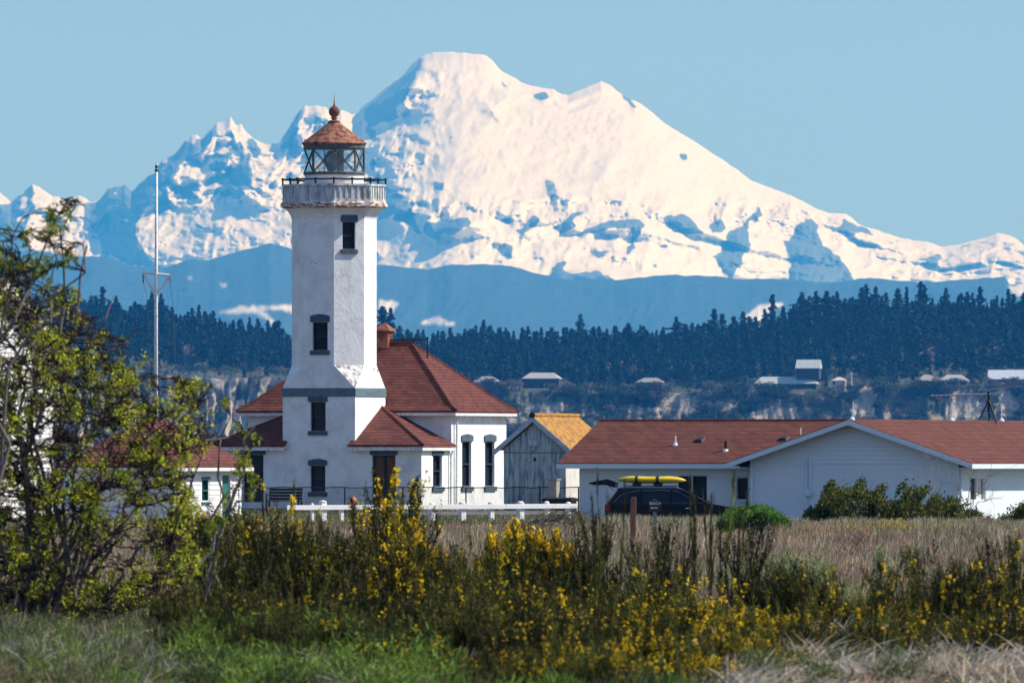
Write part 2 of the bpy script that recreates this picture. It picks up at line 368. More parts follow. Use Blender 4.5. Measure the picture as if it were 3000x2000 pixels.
xs = np.concatenate([np.linspace(-3000,-60,30), np.arange(-50,50.1,.8), np.linspace(60,3000,30)]); ys = np.concatenate([np.linspace(-400,100,8), np.arange(104,530,1.2), [560,700,900]])
GX, GY = np.meshgrid(xs, ys); GZ = gz(GX, GY); nx, ny = len(xs), len(ys)
idx = (np.arange(ny-1)[:,None]*nx+np.arange(nx-1)[None]).ravel()
npmesh('ground', np.stack([GX.ravel(), GY.ravel(), GZ.ravel()], 1), np.stack([idx, idx+1, idx+nx+1, idx+nx], 1), M['ground'], smooth=True)['kind'] = 'structure'
m, nt, b = nodes('sea'); b.inputs['Base Color'].default_value = (.02,.05,.07,1); b.inputs['Roughness'].default_value = .25
n = N(nt, 'TexNoise'); n.inputs['Scale'].default_value = .4; n.inputs['Detail'].default_value = 6; t = N(nt, 'TexCoord'); nt.links.new(t.outputs['Object'], n.inputs[0]); bp = N(nt, 'Bump'); bp.inputs['Distance'].default_value = .3; nt.links.new(n.outputs[0], bp.inputs['Height']); nt.links.new(bp.outputs[0], b.inputs['Normal'])
s_ = MB().add([(-45000,-3000,-3.5),(45000,-3000,-3.5),(45000,45000,-3.5),(-45000,45000,-3.5)], [(0,1,2,3)]).build('sea', m); s_['kind'] = 'structure'

A = R(22); CA, SA = math.cos(A), math.sin(A)
# ================================================================ LIGHTHOUSE
LH = empty('lighthouse', (P(979,1340,425).x, 425, .66), -A, 'white octagonal lighthouse tower with rusty lantern roof rising from a red roofed white building', 'lighthouse')
hz = lambda py: (1495.2-py)/80
H = 1.435
oc = [(H/math.cos(R(22.5))*math.cos(R(-112.5+45*k)), H/math.cos(R(22.5))*math.sin(R(-112.5+45*k))) for k in range(8)]   # k=0 starts the front face
def window(parent, Fc, u0, u1, z0, z1, arched=False, lint=.07, lh=.24, sh=.16, mull=True, door=False, sill=True, curtain=False, name=None, trim='trim', inset=.14, fr='sash'):
    w = MB(); t = .045
    for a, b_, c, d in ((u0,u0+t,z0,z1),(u1-t,u1,z0,z1),(u0+t,u1-t,z0,z0+t),(u0+t,u1-t,z1-t,z1)): w.fbox(Fc, a, b_, c, d, -inset-.02, -inset+.05)
    if mull: w.fbox(Fc, u0+t, u1-t, (z0+z1)/2-.025, (z0+z1)/2+.025, -inset-.01, -inset+.06)
    if door:
        um = (u0+u1)/2; w.fbox(Fc, um-.03, um+.03, z0+t, z1-t, -inset-.01, -inset+.06)
    wo = w.build(name or ('door' if door else 'window'), M[fr], parent)
    MB().fbox(Fc, u0+.02, u1-.02, z0+.02, z1-.02, -inset-.06, -inset-.03).build('panel' if door else 'pane', M['wood' if door else 'pane'], wo)
    if lint:
        l = MB(); a, b_ = u0-lint, u1+lint; c = z1+.01; d = c+lh
        if arched:
            n = 7; q = [(a+(b_-a)*i/(n-1), d-.05+.07*math.sin(math.pi*i/(n-1))) for i in range(n)]
            front = [Fc.pt(a, c, .05), Fc.pt(b_, c, .05)]+[Fc.pt(u, z, .05) for u, z in q[::-1]]
            back = [Fc.pt(a, c, -.1), Fc.pt(b_, c, -.1)]+[Fc.pt(u, z, -.1) for u, z in q[::-1]]
            m_ = len(front); l.add(front+back, [tuple(range(m_)), tuple(range(m_, 2*m_))[::-1]]+[(i, i+m_, (i+1) % m_+m_, (i+1) % m_) for i in range(m_)])
        else: l.fbox(Fc, a, b_, c, d, -.1, .05)
        l.build('lintel', M[trim], wo)
    if sill: MB().fbox(Fc, u0-lint, u1+lint, z0-sh, z0-.005, -.1, .07).build('sill', M[trim], wo)
    return wo
# shaft
sh = MB(); holes = {0:[(.34,.94,hz(1027),hz(945))], 1:[(.34,.85,hz(732),hz(652))]}
for k in range(8):
    a, b_ = oc[k], oc[(k+1) % 8]; Fc = Face((*a,0), (b_[0]-a[0], b_[1]-a[1])); L_ = math.dist(a, b_)
    wallface(sh, Fc, 0, L_, hz(1070), hz(642), holes.get(k, ()))
z0, z1 = hz(1137), hz(1070); sq = [(-H,-H),(H,-H),(H,H),(-H,H)]
for k in range(4):
    a = sq[k]; b_ = sq[(k+1) % 4]; p, q = oc[(2*k) % 8], oc[(2*k+1) % 8]; r_ = oc[(2*k+2) % 8]
    sh.add([(*a,z0),(*b_,z0),(*q,z1),(*p,z1)], [(0,1,2,3)])
    if k != 0: sh.add([(*b_,z0),(*r_,z1),(*q,z1)], [(0,1,2)])
sh.build('tower_shaft', M['plaster'], LH)
MB().add([(H,-H,z0),(*oc[2],z1),(*oc[1],z1)], [(0,1,2)]).build('broach', M['stain'], LH)['label'] = 'stained weathered sloping corner of the tower'
window(LH, Face((*oc[0],0), (1,0)), .34, .94, hz(1027), hz(945), arched=True, lint=.08, lh=.27)
window(LH, Face((*oc[1],0), (1,1)), .34, .85, hz(732), hz(652), lint=.07, lh=.25)
# square base of the tower
F0 = Face((-H,-H,0), (1,0)); F1 = Face((H,-H,0), (0,1)); F3 = Face((-H,H,0), (0,-1))
bs = MB(); w3 = (1.1,1.7,hz(1262),hz(1178)); w4 = (1.1,1.69,hz(1440),hz(1363))
wallface(bs, F0, 0, 2*H, 0, hz(1162), (w3, w4)); wallface(bs, F1, 0, 2*H, 0, hz(1162)); wallface(bs, F3, 0, 2*H, 0, hz(1162))
bs.build('tower_base', M['plaster'], LH)
bd = MB(); g = H+.03; bd.box(-g, g, -g, g, hz(1162), hz(1137)); bd.build('string_course', mat('grey_band_paint', (.12,.18,.22), .75, scale=5, col2=(.07,.11,.14), thr=(.3,.5)), LH)
window(LH, F0, *w3, lint=.08, lh=.19); window(LH, F0, *w4, arched=True, lint=.08, lh=.22)
# patches of fallen plaster
# gallery
c8 = 1/math.cos(R(22.5)); a0 = R(22.5)
MB().lathe([(1.435*c8,hz(642)),(1.5*c8,hz(628)),(1.62*c8,hz(615)),(1.68*c8,hz(611))], 8, a0=a0).build('corbel', M['plaster'], LH)
cn = MB(); cn.lathe([(1.74*c8,hz(611)),(1.82*c8,hz(606)),(1.82*c8,hz(597)),(1.77*c8,hz(592))], 8, a0=a0); cn.build('cornice', M['rustwhite'], LH)
pr = MB(); pr.lathe([(1.72*c8,hz(592)),(1.72*c8,hz(547))], 8, a0=a0); pr.lathe([(1.77*c8,hz(547)),(1.77*c8,hz(541))], 8, a0=a0); pr.lathe([(1.75*c8,hz(592)),(1.75*c8,hz(585))], 8, a0=a0)
rr = 1.72*c8
for k in range(8):
    a = (rr*math.cos(R(-112.5+45*k)), rr*math.sin(R(-112.5+45*k))); b_ = (rr*math.cos(R(-67.5+45*k)), rr*math.sin(R(-67.5+45*k)))
    Fc = Face((*a,0), (b_[0]-a[0], b_[1]-a[1])); L_ = math.dist(a, b_)
    for j in range(7):
        u = L_*j/6; pr.fbox(Fc, max(0,u-.04), min(L_,u+.04), hz(584.5), hz(547.5), -.02, .03)
    if k:
        pass
pr.build('gallery_parapet', M['parapet'], LH)
MB().lathe([(1.74*c8,hz(541)+.002),(1.5,hz(541)+.012)], 8, a0=a0).build('gallery_deck', M['rustwhite'], LH)
rl = MB(); rg = 1.74*c8; pts = []
for k in range(8):
    a = R(-112.5+45*k); p = (rg*math.cos(a), rg*math.sin(a)); pts.append(p); b_ = R(-67.5+45*k); q = (rg*math.cos(b_), rg*math.sin(b_)); mid = ((p[0]+q[0])/2, (p[1]+q[1])/2)
    for x, y in (p, mid):
        rl.tube([(x,y,hz(541)),(x,y,hz(526))], .035, 8); rl.lathe([(.02,hz(529)),(.06,hz(527)),(.06,hz(524)),(.02,hz(522))], 8, (x,y))
    rl.tube([(*p,hz(527)),(*q,hz(527))], .032, 6)
rl.build('gallery_railing', M['iron'], LH)
# lantern
lan = MB(); lan.lathe([(1.08,hz(541)),(1.08,hz(512))], 32); lan.lathe([(1.1,hz(527)),(1.1,hz(524))], 32); lant = lan.build('lantern_base', M['white'], LH, smooth='auto')
RL = 1.09; ang = [-90+22+45*k for k in range(8)]; nd = [(RL*math.cos(R(a)), RL*math.sin(R(a))) for a in ang]
zb, zt = hz(504), hz(438)
fr = MB(); fr.lathe([(1.12,hz(513)),(1.14,hz(510)),(1.14,hz(506)),(1.1,hz(504))], 32); fr.lathe([(1.1,zt),(1.13,hz(435)),(1.13,hz(427)),(1.16,hz(424))], 32)
for k in range(8):
    a, b_ = nd[k], nd[(k+1) % 8]; md = ((a[0]+b_[0])/2*.995, (a[1]+b_[1])/2*.995)
    fr.beam((*a,zb), (*b_,zt), .045, .03); fr.beam((*b_,zb), (*a,zt), .045, .03)
    if k % 2 == 1: fr.beam((*a,zb), (*a,zt), .05)
fr.beam((*[c*1.0 for c in nd[2]],zb),(*nd[2],zt), .06)
fr.build('lantern_frame', M['irong'], LH)
gl = MB()
for k in range(8):
    a, b_ = nd[k], nd[(k+1) % 8]; gl.add([(a[0]*.98,a[1]*.98,zb),(b_[0]*.98,b_[1]*.98,zb),(b_[0]*.98,b_[1]*.98,zt),(a[0]*.98,a[1]*.98,zt)], [(0,1,2,3)])
gl.build('lantern_glass', M['clear'], LH)
ln = MB(); ln.lathe([(.1,hz(508)),(.12,hz(500)),(.16,hz(497)),(.22,hz(485)),(.25,hz(470)),(.22,hz(455)),(.15,hz(444)),(.08,hz(441))], 20, (-.1,-.05)); lens = ln.build('lens', M['lens'], LH, smooth=True)
lf = MB()
for q in range(6):
    a = R(60*q); lf.tube([(-.1+.28*math.cos(a),-.05+.28*math.sin(a),hz(505)),(-.1+.28*math.cos(a),-.05+.28*math.sin(a),hz(440))], .014, 5)
lf.box(.2,.36,-.25,.05,hz(505),hz(440)); lf.build('lens_frame', M['iron'], lens)
rf = MB(); rf.lathe([(1.17,hz(425)),(1.21,hz(421)),(1.19,hz(418)),(.9,hz(401)),(.62,hz(384)),(.4,hz(371)),(.24,hz(361)),(.22,hz(357))], 16, a0=R(11)); lroof = rf.build('lantern_roof', M['rustlight'], LH)
fi = MB(); fi.lathe([(.23,hz(358)),(.2,hz(354)),(.1,hz(352)),(.08,hz(349)),(.13,hz(347)),(.13,hz(345)),(.08,hz(343)),(.12,hz(341)),(.19,hz(334)),(.205,hz(328)),(.19,hz(321)),(.12,hz(314)),(.05,hz(311)),(.02,hz(300)),(.004,hz(273))], 20)
fi.build('finial', M['rust'], lroof, smooth=True)
# ---- fog signal building
def hiproof(parent, name, m, x0, x1, y0, y1, z, prof, th=.07, caps=True, fascia=None, capm=None):
    """prof: (inset, height) pairs; the last ring closes to the ridge"""
    mb = MB(); d = (y1-y0)/2; dx = (x1-x0)/2; r = min(d, dx); rings = [(0,-th),(0,0)]+prof[:-1]+[(r, prof[-1][1])]
    vs = []
    for i, h in rings: vs += [(x0+i,y0+i,z+h),(x1-i,y0+i,z+h),(x1-i,y1-i,z+h),(x0+i,y1-i,z+h)]
    fs = [(0,3,2,1)]
    for j in range(len(rings)-1):
        for k in range(4): a = j*4+k; b_ = j*4+(k+1) % 4; fs.append((a, b_, b_+4, a+4))
    mb.add(vs, fs); o = mb.build(name, m, parent)
    if caps:
        cp = MB(); 
        for k in range(4):
            pts = [Vector(vs[(j)*4+k])+Vector((0,0,.01)) for j in range(1, len(rings))]; cp.tube(pts, .055, 6)
        a, b_ = vs[-4], vs[-3] if dx > d else vs[-1]
        cp.tube([Vector(a), Vector(b_)], .055, 6); cp.build('ridge_cap', capm or m, o)
    if fascia:
        f = MB(); t = .05; g0 = .03; zz = z-th-.003
        f.box(x0+g0,x1-g0,y0+g0,y0+g0+t,zz-fascia,zz); f.box(x0+g0,x1-g0,y1-g0-t,y1-g0,zz-fascia,zz); f.box(x0+g0,x0+g0+t,y0+g0+t,y1-g0-t,zz-fascia,zz); f.box(x1-g0-t,x1-g0,y0+g0+t,y1-g0-t,zz-fascia,zz)
        f.box(x0+g0+t,x1-g0-t,y0+g0+t,y1-g0-t,zz-.04,zz-.002)
        f.build('fascia', M['whitew'], parent)
    return o
XW = 4.05; ze = hz(1202)
hw = MB(); FR = Face((XW,1.43,0), (0,1)); FF = Face((-XW,1.43,0), (1,0)); zt_ = ze-.1
wy = lambda px: (px-1323)/30.0
hh = [(wy(1354),wy(1381),hz(1425),hz(1293)), (wy(1421),wy(1449),hz(1425),hz(1293))]
wallface(hw, FF, 0, 2*XW, 0, zt_); wallface(hw, FR, 0, 5.37, 0, zt_, hh); wallface(hw, Face((XW,6.8,0), (-1,0)), 0, 2*XW, 0, zt_); wallface(hw, Face((-XW,6.8,0), (0,-1)), 0, 5.37, 0, zt_)
hw.build('building_wall', M['plaster'], LH)
for h_ in hh: window(LH, FR, *h_, arched=True, lint=.1, lh=.25)
hiproof(LH, 'main_roof', M['roof'], -4.38, 4.38, 1.08, 7.15, ze, [(.33,.19),(3.035,hz(1001)-ze)], fascia=.12)
# side wings
ew = hz(1303); WW = XW
for s_ in (1, -1):
    xx = (lambda a: a*s_); mb = MB()
    if s_ == 1:
        Fw = Face((H,-H,0), (1,0)); Lw = WW-H; pxu = lambda px: (px-1042)/74.2; dr = (pxu(1092),pxu(1160),hz(1478),hz(1333)); wallface(mb, Fw, 0, Lw, 0, ew-.06, (dr,))
        Fs = Face((WW,-H,0), (0,1)); sw = ((1270-1237)/30, (1296-1237)/30, hz(1425), hz(1333)); wallface(mb, Fs, 0, H+1.43, 0, ew-.06, (sw,))
    else:
        Fw = Face((-WW,-H,0), (1,0)); Lw = WW-H; pxu = lambda px: (px-636)/74.2; dr = (pxu(714),pxu(773),hz(1470),hz(1332)); wallface(mb, Fw, 0, Lw, 0, ew-.06, (dr,))
        wallface(mb, Face((-WW,1.43,0), (0,-1)), 0, H+1.43, 0, ew-.06)
    mb.build('wing_wall', M['plaster'], LH)
    window(LH, Fw, *dr, lint=.08, lh=.22, door=(s_ == 1), mull=True, sill=False)
    if s_ == 1: window(LH, Fs, *sw, lint=.1, lh=.2, sh=.17)
    e = lambda x, y: (xx(x), y, ew+.5*min(y+1.75, 4.25-x))
    mb = MB(); th = .07
    P1 = [e(H+.01,-1.75), e(4.25,-1.75), e(H+.01,4.25-1.75-H-.01)]; P2 = [e(4.25,-1.75), e(4.25,1.42), e(H+.01,1.42), e(H+.01,4.25-1.75-H-.01)]
    P3 = [e(1.26,-1.75), e(H+.01,-1.75), (xx(H+.01),-H-.01,ew+.5*.31), (xx(1.26),-H-.01,ew+.5*.31)]
    if s_ == -1: P1.reverse(); P2.reverse(); P3.reverse()
    for q in (P1, P2, P3): mb.slab(q, th)
    ro = mb.build('wing_roof', M['roof'], LH)
    MB().tube([Vector(e(4.25,-1.75))+Vector((0,0,.01)), Vector(e(H+.05,4.25-1.75-H-.05))+Vector((0,0,.01))], .05, 6).build('ridge_cap', M['roof'], ro)
    f = MB(); zz = ew-th-.004
    bx = lambda a, b_, *r_: f.box(min(xx(a),xx(b_)), max(xx(a),xx(b_)), *r_)
    bx(1.28,4.22,-1.72,-1.67,zz-.13,zz); bx(4.17,4.22,-1.67,1.4,zz-.13,zz); bx(1.28,4.17,-1.67,-H-.003,zz-.05,zz-.002); bx(WW+.003,4.17,-H-.003,1.4,zz-.05,zz-.002)
    f.build('fascia', M['whitew'], LH)
# cupola vent, ridge rail, drainpipes
cu = MB(); cxx, cyy = .28, 4.115; cu.box(cxx-.23,cxx+.23,cyy-.23,cyy+.23,5.9,hz(966)); 
for k in range(3): cu.box(cxx-.24,cxx+.24,cyy-.24,cyy+.24,6.35+.09*k,6.38+.09*k)
cuo = cu.build('vent_cupola', M['rust'], LH); cr = MB(); cr.lathe([(.44,hz(968)),(.46,hz(964)),(.38,hz(960)),(.02,hz(941))], 4, (cxx,cyy), a0=R(45)); cr.build('cupola_roof', M['rust'], cuo)
rr_ = MB(); zr = hz(992); rr_.tube([(.5,4.115,zr-.02),(1.9,4.115,zr),(2.03,4.115,hz(989))], .03, 6)
for x, zlo, zhi in ((1.0,6.2,hz(985)),(1.45,6.15,hz(989)),(2.0,5.55,hz(984))): rr_.tube([(x,4.115,zlo),(x,4.115,zhi)], .035, 6)
rr_.build('ridge_railing', M['iron'], LH)
dp = MB()
for y0_, zt2 in ((-.0,0),):
    dp.tube([(4.3,1.65,ze-.15),(4.14,1.75,ze-.4),(4.12,1.75,.1)], .045, 8); dp.tube([(4.2,1.28,ew-.15),(4.13,1.2,ew-.4),(4.12,1.2,.1)], .04, 8)
dp.build('drainpipe', M['whitew'], LH)
fd = MB(); fd.box(-WW-.03,WW+.03,-H-.03,6.83,-.5,.1); fd.build('foundation', M['concrete'], LH)

# ================================================================ CORRUGATED SHED
Y = 416; SH = empty('metal_shed', (P(1567,1340,Y).x, Y, .55), -A, 'small corrugated blue-grey metal shed with an orange lichen roof between lighthouse and cottage', 'shed')
k_ = S(Y); sz = lambda py: EYE-.55+(HZ-py)/k_
hwid = 1.2; L_ = 4.0; ap = sz(1218); ev = sz(1312)
w = MB(); n = 60   # corrugated front: fine folds
xsn = np.linspace(-hwid, hwid, n*2+1)
for i in range(len(xsn)-1):
    xa, xb = xsn[i], xsn[i+1]; da = .018*(i % 2); db = .018*((i+1) % 2); top = lambda x: ap-.22-(ap-ev)/1.42*abs(x)
    w.add([(xa,-da,0),(xb,-db,0),(xb,-db,top(xb)),(xa,-da,top(xa))], [(0,1,2,3)])
w.build('front_wall', M['corr'], SH)
w = MB(); ysn = np.linspace(0, L_, 81)
for i in range(80):
    da = .018*(i % 2); db = .018*((i+1) % 2); w.add([(hwid+da,ysn[i],0),(hwid+db,ysn[i+1],0),(hwid+db,ysn[i+1],ev+.1),(hwid+da,ysn[i],ev+.1)], [(0,1,2,3)])
w.box(-hwid,-hwid+.03,.02,L_,0,ev); w.box(-hwid,hwid,L_-.03,L_,0,ev); w.build('side_wall', M['corrwhite'], SH)
rf = MB(); o_ = 1.45; ez = ap-(ap-ev)/1.42*o_
rf.slab([(0,-.22,ap),(o_,-.22,ez),(o_,L_+.2,ez),(0,L_+.2,ap)][::-1], .06); rf.slab([(0,-.22,ap),(0,L_+.2,ap),(-o_,L_+.2,ez),(-o_,-.22,ez)][::-1], .06)
shr = rf.build('roof', M['lichen'], SH); rc = MB(); rc.tube([(0,-.26,ap+.03),(0,L_+.22,ap+.03)], .07, 8); rc.build('ridge_cap', M['lichen'], shr)
MB().tube([(0,-.3,ap+.03),(0,-.2,ap+.03)], .11, 10).build('ridge_end', M['iron'], shr)
bb = MB()
for s_ in (1, -1):
    a = Vector((0,-.25,ap-.02)); b_ = Vector((s_*(o_+.02),-.25,ez-.02)); bb.hexa([a+Vector((0,0,-.2)), b_+Vector((0,0,-.2)), b_+Vector((0,.04,-.2)), a+Vector((0,.04,-.2)), a, b_, b_+Vector((0,.04,0)), a+Vector((0,.04,0))])
bb.build('barge_board', mat('barge_paint', (.58,.66,.68), .7, scale=8, col2=(.3,.36,.38)), SH)
dv = MB(); dv.box(-hwid,hwid,-.05,-.03,sz(1326),sz(1324)); dv.build('seam', M['asphaltgrey'], SH)
lp = MB(); lp.lathe([(.16,sz(1307)),(.17,sz(1300)),(.15,sz(1292)),(.05,sz(1288))], 12, (0,-.2)); lp.tube([(0,-.2,sz(1307)),(0,-.05,sz(1315))], .04, 8); lp.lathe([(.05,sz(1318)),(.07,sz(1312)),(.05,sz(1308))], 8, (0.02,-.2)); lp.build('lamp', M['parapet'], SH)
MB().box(-.03,.05,-.06,-.02,sz(1350),sz(1340)).build('latch', M['iron'], SH)

# ================================================================ COTTAGE
Y = 405; KC = S(Y); CB = .05
CT = empty('cottage', (P(2197,1340,Y).x, Y, CB), -A, 'long low white bungalow with red shingle roofs and a wide front gable', 'house')
cz = lambda py: EYE-CB+(HZ-py)/KC
GW = 7.73; GLn = 17.0; er = cz(1356); rz_ = cz(1228); xc = GW/2; ov = .7; fo = .6; slope = (rz_-er)/(xc+ov)
gw = MB(); Fg = Face((0,0,0), (1,0)); wallface(gw, Fg, 0, GW, 0, er-.05); gw.add([(0,0,er-.05),(GW,0,er-.05),(GW,0,er+slope*ov-.12),(xc,0,rz_-.12),(0,0,er+slope*ov-.12)], [(0,1,2,3,4)])
for i in range(9):      # lap siding in the gable
    z = er-.02+.145*i; hwz = min(GW/2-.02, (rz_-.12-z)/slope-.3)
    if hwz > .1: gw.add([(xc-hwz,-.03,z),(xc+hwz,-.03,z),(xc+hwz,-.002,z+.14),(xc-hwz,-.002,z+.14),(xc-hwz,-.002,z-.001),(xc+hwz,-.002,z-.001)], [(0,1,2,3),(5,4,0,1)[::-1]])
gw.build('gable_wall', M['cottage'], CT)
Fr = Face((GW,0,0), (0,1)); rw = MB(); ry = lambda px: (px-2800)/31.4
rh = [(ry(2838),ry(2888),cz(1466),cz(1397))]; wallface(rw, Fr, 0, GLn, 0, er+.1, rh); rw.build('side_wall', M['cottage'], CT)
wd = window(CT, Fr, ry(2838), ry(2863), cz(1466), cz(1397), lint=0, sill=False, mull=False, fr='white', inset=.1)
wd = window(CT, Fr, ry(2864), ry(2888), cz(1466), cz(1397), lint=0, sill=False, mull=False, fr='white', inset=.1); 
cu_ = MB(); 
for i in range(8): cu_.fbox(Fr, ry(2866)+.07*i, ry(2866)+.07*i+.04, cz(1462), cz(1400), -.12, -.105)
cu_.build('curtain', M['white'], wd)
LX = -7.0; ty = 1.5; Fl = Face((LX,ty,0), (1,0)); lx = lambda px: (px-(2197+31.4*ty))/77.8-LX
lh = [(lx(1990),lx(2029),cz(1475),cz(1394)), (lx(2032),lx(2074),cz(1475),cz(1394)), (lx(2158),lx(2196),cz(1466),cz(1396))]
lw = MB(); wallface(lw, Fl, 0, -LX, 0, er-.05, lh); wallface(lw, Face((LX,8.4,0), (0,-1)), 0, 6.9, 0, er+.05); lw.build('wing_wall', M['cottage'], CT)
for i, h_ in enumerate(lh): window(CT, Fl, *h_, lint=.05, lh=.06, sh=.06, mull=False, trim='siding', fr='sash' if i < 2 else 'siding', inset=.1)
th = .1
rb = MB(); yb = GLn+.6
rb.slab([(-ov,-fo,er),(xc,-fo,rz_),(xc,yb,rz_),(-ov,yb,er)], th); rb.slab([(xc,-fo,rz_),(GW+ov,-fo,er),(GW+ov,yb,er),(xc,yb,rz_)], th)
rb.build('gable_roof', M['roofcot'], CT)
wy0 = ty-fo; wyr = wy0+4.06; wz = cz(1232)+.02; sl2 = (wz-er)/4.06
rb = MB(); xl = LX-.6; rb.slab([(xl,wy0,er),(3.8,wy0,er),(3.8,wyr,wz),(xl,wyr,wz)], th); rb.slab([(xl,wyr,wz),(3.8,wyr,wz),(3.8,wyr+4.06,er),(xl,wyr+4.06,er)], th)
wr = rb.build('wing_roof', M['roofcot'], CT)
MB().tube([(xl,wyr,wz+.01),(2.9,wyr,wz+.01)], .05, 6).build('ridge_cap', M['roofcot'], wr)
bb = MB(); q = .17
for s_ in (-1, 1):
    a = Vector((xc,-fo-.03,rz_-.03)); b_ = Vector((xc+s_*(xc+ov+.03),-fo-.03,er-.035)); dn = Vector((0,0,-q)); dy = Vector((0,.05,0)); bb.hexa([a+dn, b_+dn, b_+dn+dy, a+dn+dy, a, b_, b_+dy, a+dy])
bb.build('barge_board', M['siding'], CT)
fs_ = MB(); fs_.box(xl+.02,-ov-.02,wy0-.03,wy0+.02,er-q-.02,er-.03); fs_.box(GW+ov-.02,GW+ov+.03,-fo,yb,er-q-.02,er-.03)
fs_.box(LX+.01,-.01,wy0+.025,ty-.01,er-.17,er-.15); fs_.box(GW+.01,GW+ov-.03,-fo+.06,yb,er-.17,er-.15); fs_.box(-ov+.05,-.01,-fo+.03,wy0-.04,er-.17,er-.15)
fs_.build('fascia', M['siding'], CT)
rk = MB()
for y0_, y1_, s_ in ((wy0,wyr,1),(wyr+4.06,wyr,-1)):
    a = Vector((xl-.03,y0_,er-.03)); b_ = Vector((xl-.03,y1_,wz-.03)); dn = Vector((0,0,-q)); dx_ = Vector((.05,0,0)); rk.hexa([a+dn, a+dn+dx_, b_+dn+dx_, b_+dn, a, a+dx_, b_+dx_, b_])
rk.build('rake_board', M['white'], CT)
dpp = MB(); dpp.box(.05,.13,-.07,-.003,0,er-.2); dpp.box(GW+.003,GW+.07,.1,.18,0,er-.2); dpp.build('downpipe', M['siding'], CT)
mt = MB(); ux = lambda px: (px-2197)/77.8
mt.tube([(ux(2363),-.05,cz(1500)),(ux(2363),-.05,cz(1340))], .03, 8); mt.box(ux(2372)-.03,ux(2372)+.06,-.04,-.002,cz(1430),cz(1342)); mt.lathe([(.12,cz(1452)),(.13,cz(1448)),(.13,cz(1440)),(.05,cz(1434))], 12, (ux(2369),-.12)); mt.build('meter_and_conduit', M['siding'], CT)
def onwing(px, py):    # a point on the left wing's front slope seen at (px, py)
    z = cz(py); y = wy0+(z-er)/sl2; return Vector(((px-2197-31.4*y)/77.8, y, z))
p = onwing(1983, 1302); v = MB(); v.tube([p+Vector((0,0,-.1)), p+Vector((0,0,.32))], .035, 8); v.lathe([(.12,p.z-.06),(.08,p.z+.04),(.04,p.z+.07)], 10, (p.x,p.y)); v.build('vent_pipe', M['white'], CT)
p = onwing(2130, 1319); v = MB(); v.tube([p+Vector((0,0,-.1)), p+Vector((0,0,.34))], .05, 8); v.build('vent_pipe', M['iron'], CT)['label'] = 'short black vent pipe'
v = MB(); v.lathe([(.13,p.z-.05),(.09,p.z+.03),(.06,p.z+.05)], 10, (p.x,p.y)); v.build('pipe_flashing', M['whitew'], CT)
for px, py in ((2053,1291),(2300,1287)):
    p = onwing(px, py); v = MB(); v.hexa([p+Vector(a) for a in ((-.17,-.15,-.06),(.17,-.15,-.06),(.17,.25,.08),(-.17,.25,.08),(-.12,-.12,.05),(.12,-.12,.05),(.12,.2,.13),(-.12,.2,.13))]); v.build('roof_vent', M['iron'], CT)
p = onwing(2352, 1272); MB().tube([p+Vector((0,0,-.1)), p+Vector((0,0,.25))], .025, 6).build('vent_pipe', M['white'], CT)
for px, t1 in ((2492,1176),(2812,1178),(2978,1182)):
    y = (px-2197-77.8*xc)/31.4; v = MB(); v.tube([(xc,y,rz_-.05),(xc+(.0 if px != 2492 else .05),y,rz_+(1228-t1)/KC)], .022, 6); v.lathe([(.12,rz_-.02),(.08,rz_+.05),(.03,rz_+.08)], 8, (xc,y)); v.build('vent_pipe', M['siding'], CT)
# TV antenna on the ridge
ya = (2935-2197-77.8*xc)/31.4; AN = empty('tv_antenna', LH.location, 0, 'tripod mounted television aerial on the right end of the cottage ridge', 'antenna'); AN.location = CT.matrix_world @ Vector((0,0,0)); AN.location = Vector((CT.location.x+xc*CA+ya*SA, CT.location.y-xc*SA+ya*CA, CB+rz_))
AN.rotation_euler = (0,0,0); t = MB(); s_ = 1/KC*1.04
for dx_, dy_ in ((-30,-.3),(28,-.3),(4,.5)): t.tube([(dx_*s_,dy_,-.25 if dx_ > 0 else -.05),(0,0,60*s_)], .034, 6)
t.tube([(0,0,30*s_),(0,0,84*s_)], .045, 6); t.tube([(-14*s_,-.1,28*s_),(14*s_,-.1,28*s_)], .015, 5); t.build('mast', M['iron'], AN)
bo = MB(); zb_ = 72*s_; bo.tube([(-172*s_,-.6,zb_-.02),(30*s_,.1,zb_+.06)], .03, 6)
for i in range(15):
    x = (-165+13*i)*s_; y = -.6+.7*(x+172*s_)/(202*s_); l_ = .35+.02*i; bo.tube([(x-.06,y-l_,zb_+.0+.004*i),(x+.05,y+l_,zb_+.004*i)], .02, 4)
bo.build('boom', M['asphaltgrey'], AN)
b2 = MB(); z2 = 88*s_
b2.tube([(30*s_,.2,z2-.2),(80*s_,.3,z2-.5)], .015, 5); b2.tube([(-30*s_,.1,z2-.02),(100*s_,.4,z2+.15)], .015, 5)
for i in range(6): b2.tube([((35+9*i)*s_,-.2,z2+.1+.01*i),((38+9*i)*s_,.8,z2+.12)], .009, 4); b2.tube([((34+8*i)*s_,-.2,z2-.24-.05*i),((37+8*i)*s_,.8,z2-.22-.05*i)], .009, 4)
b2.build('upper_element', M['asphaltgrey'], AN)

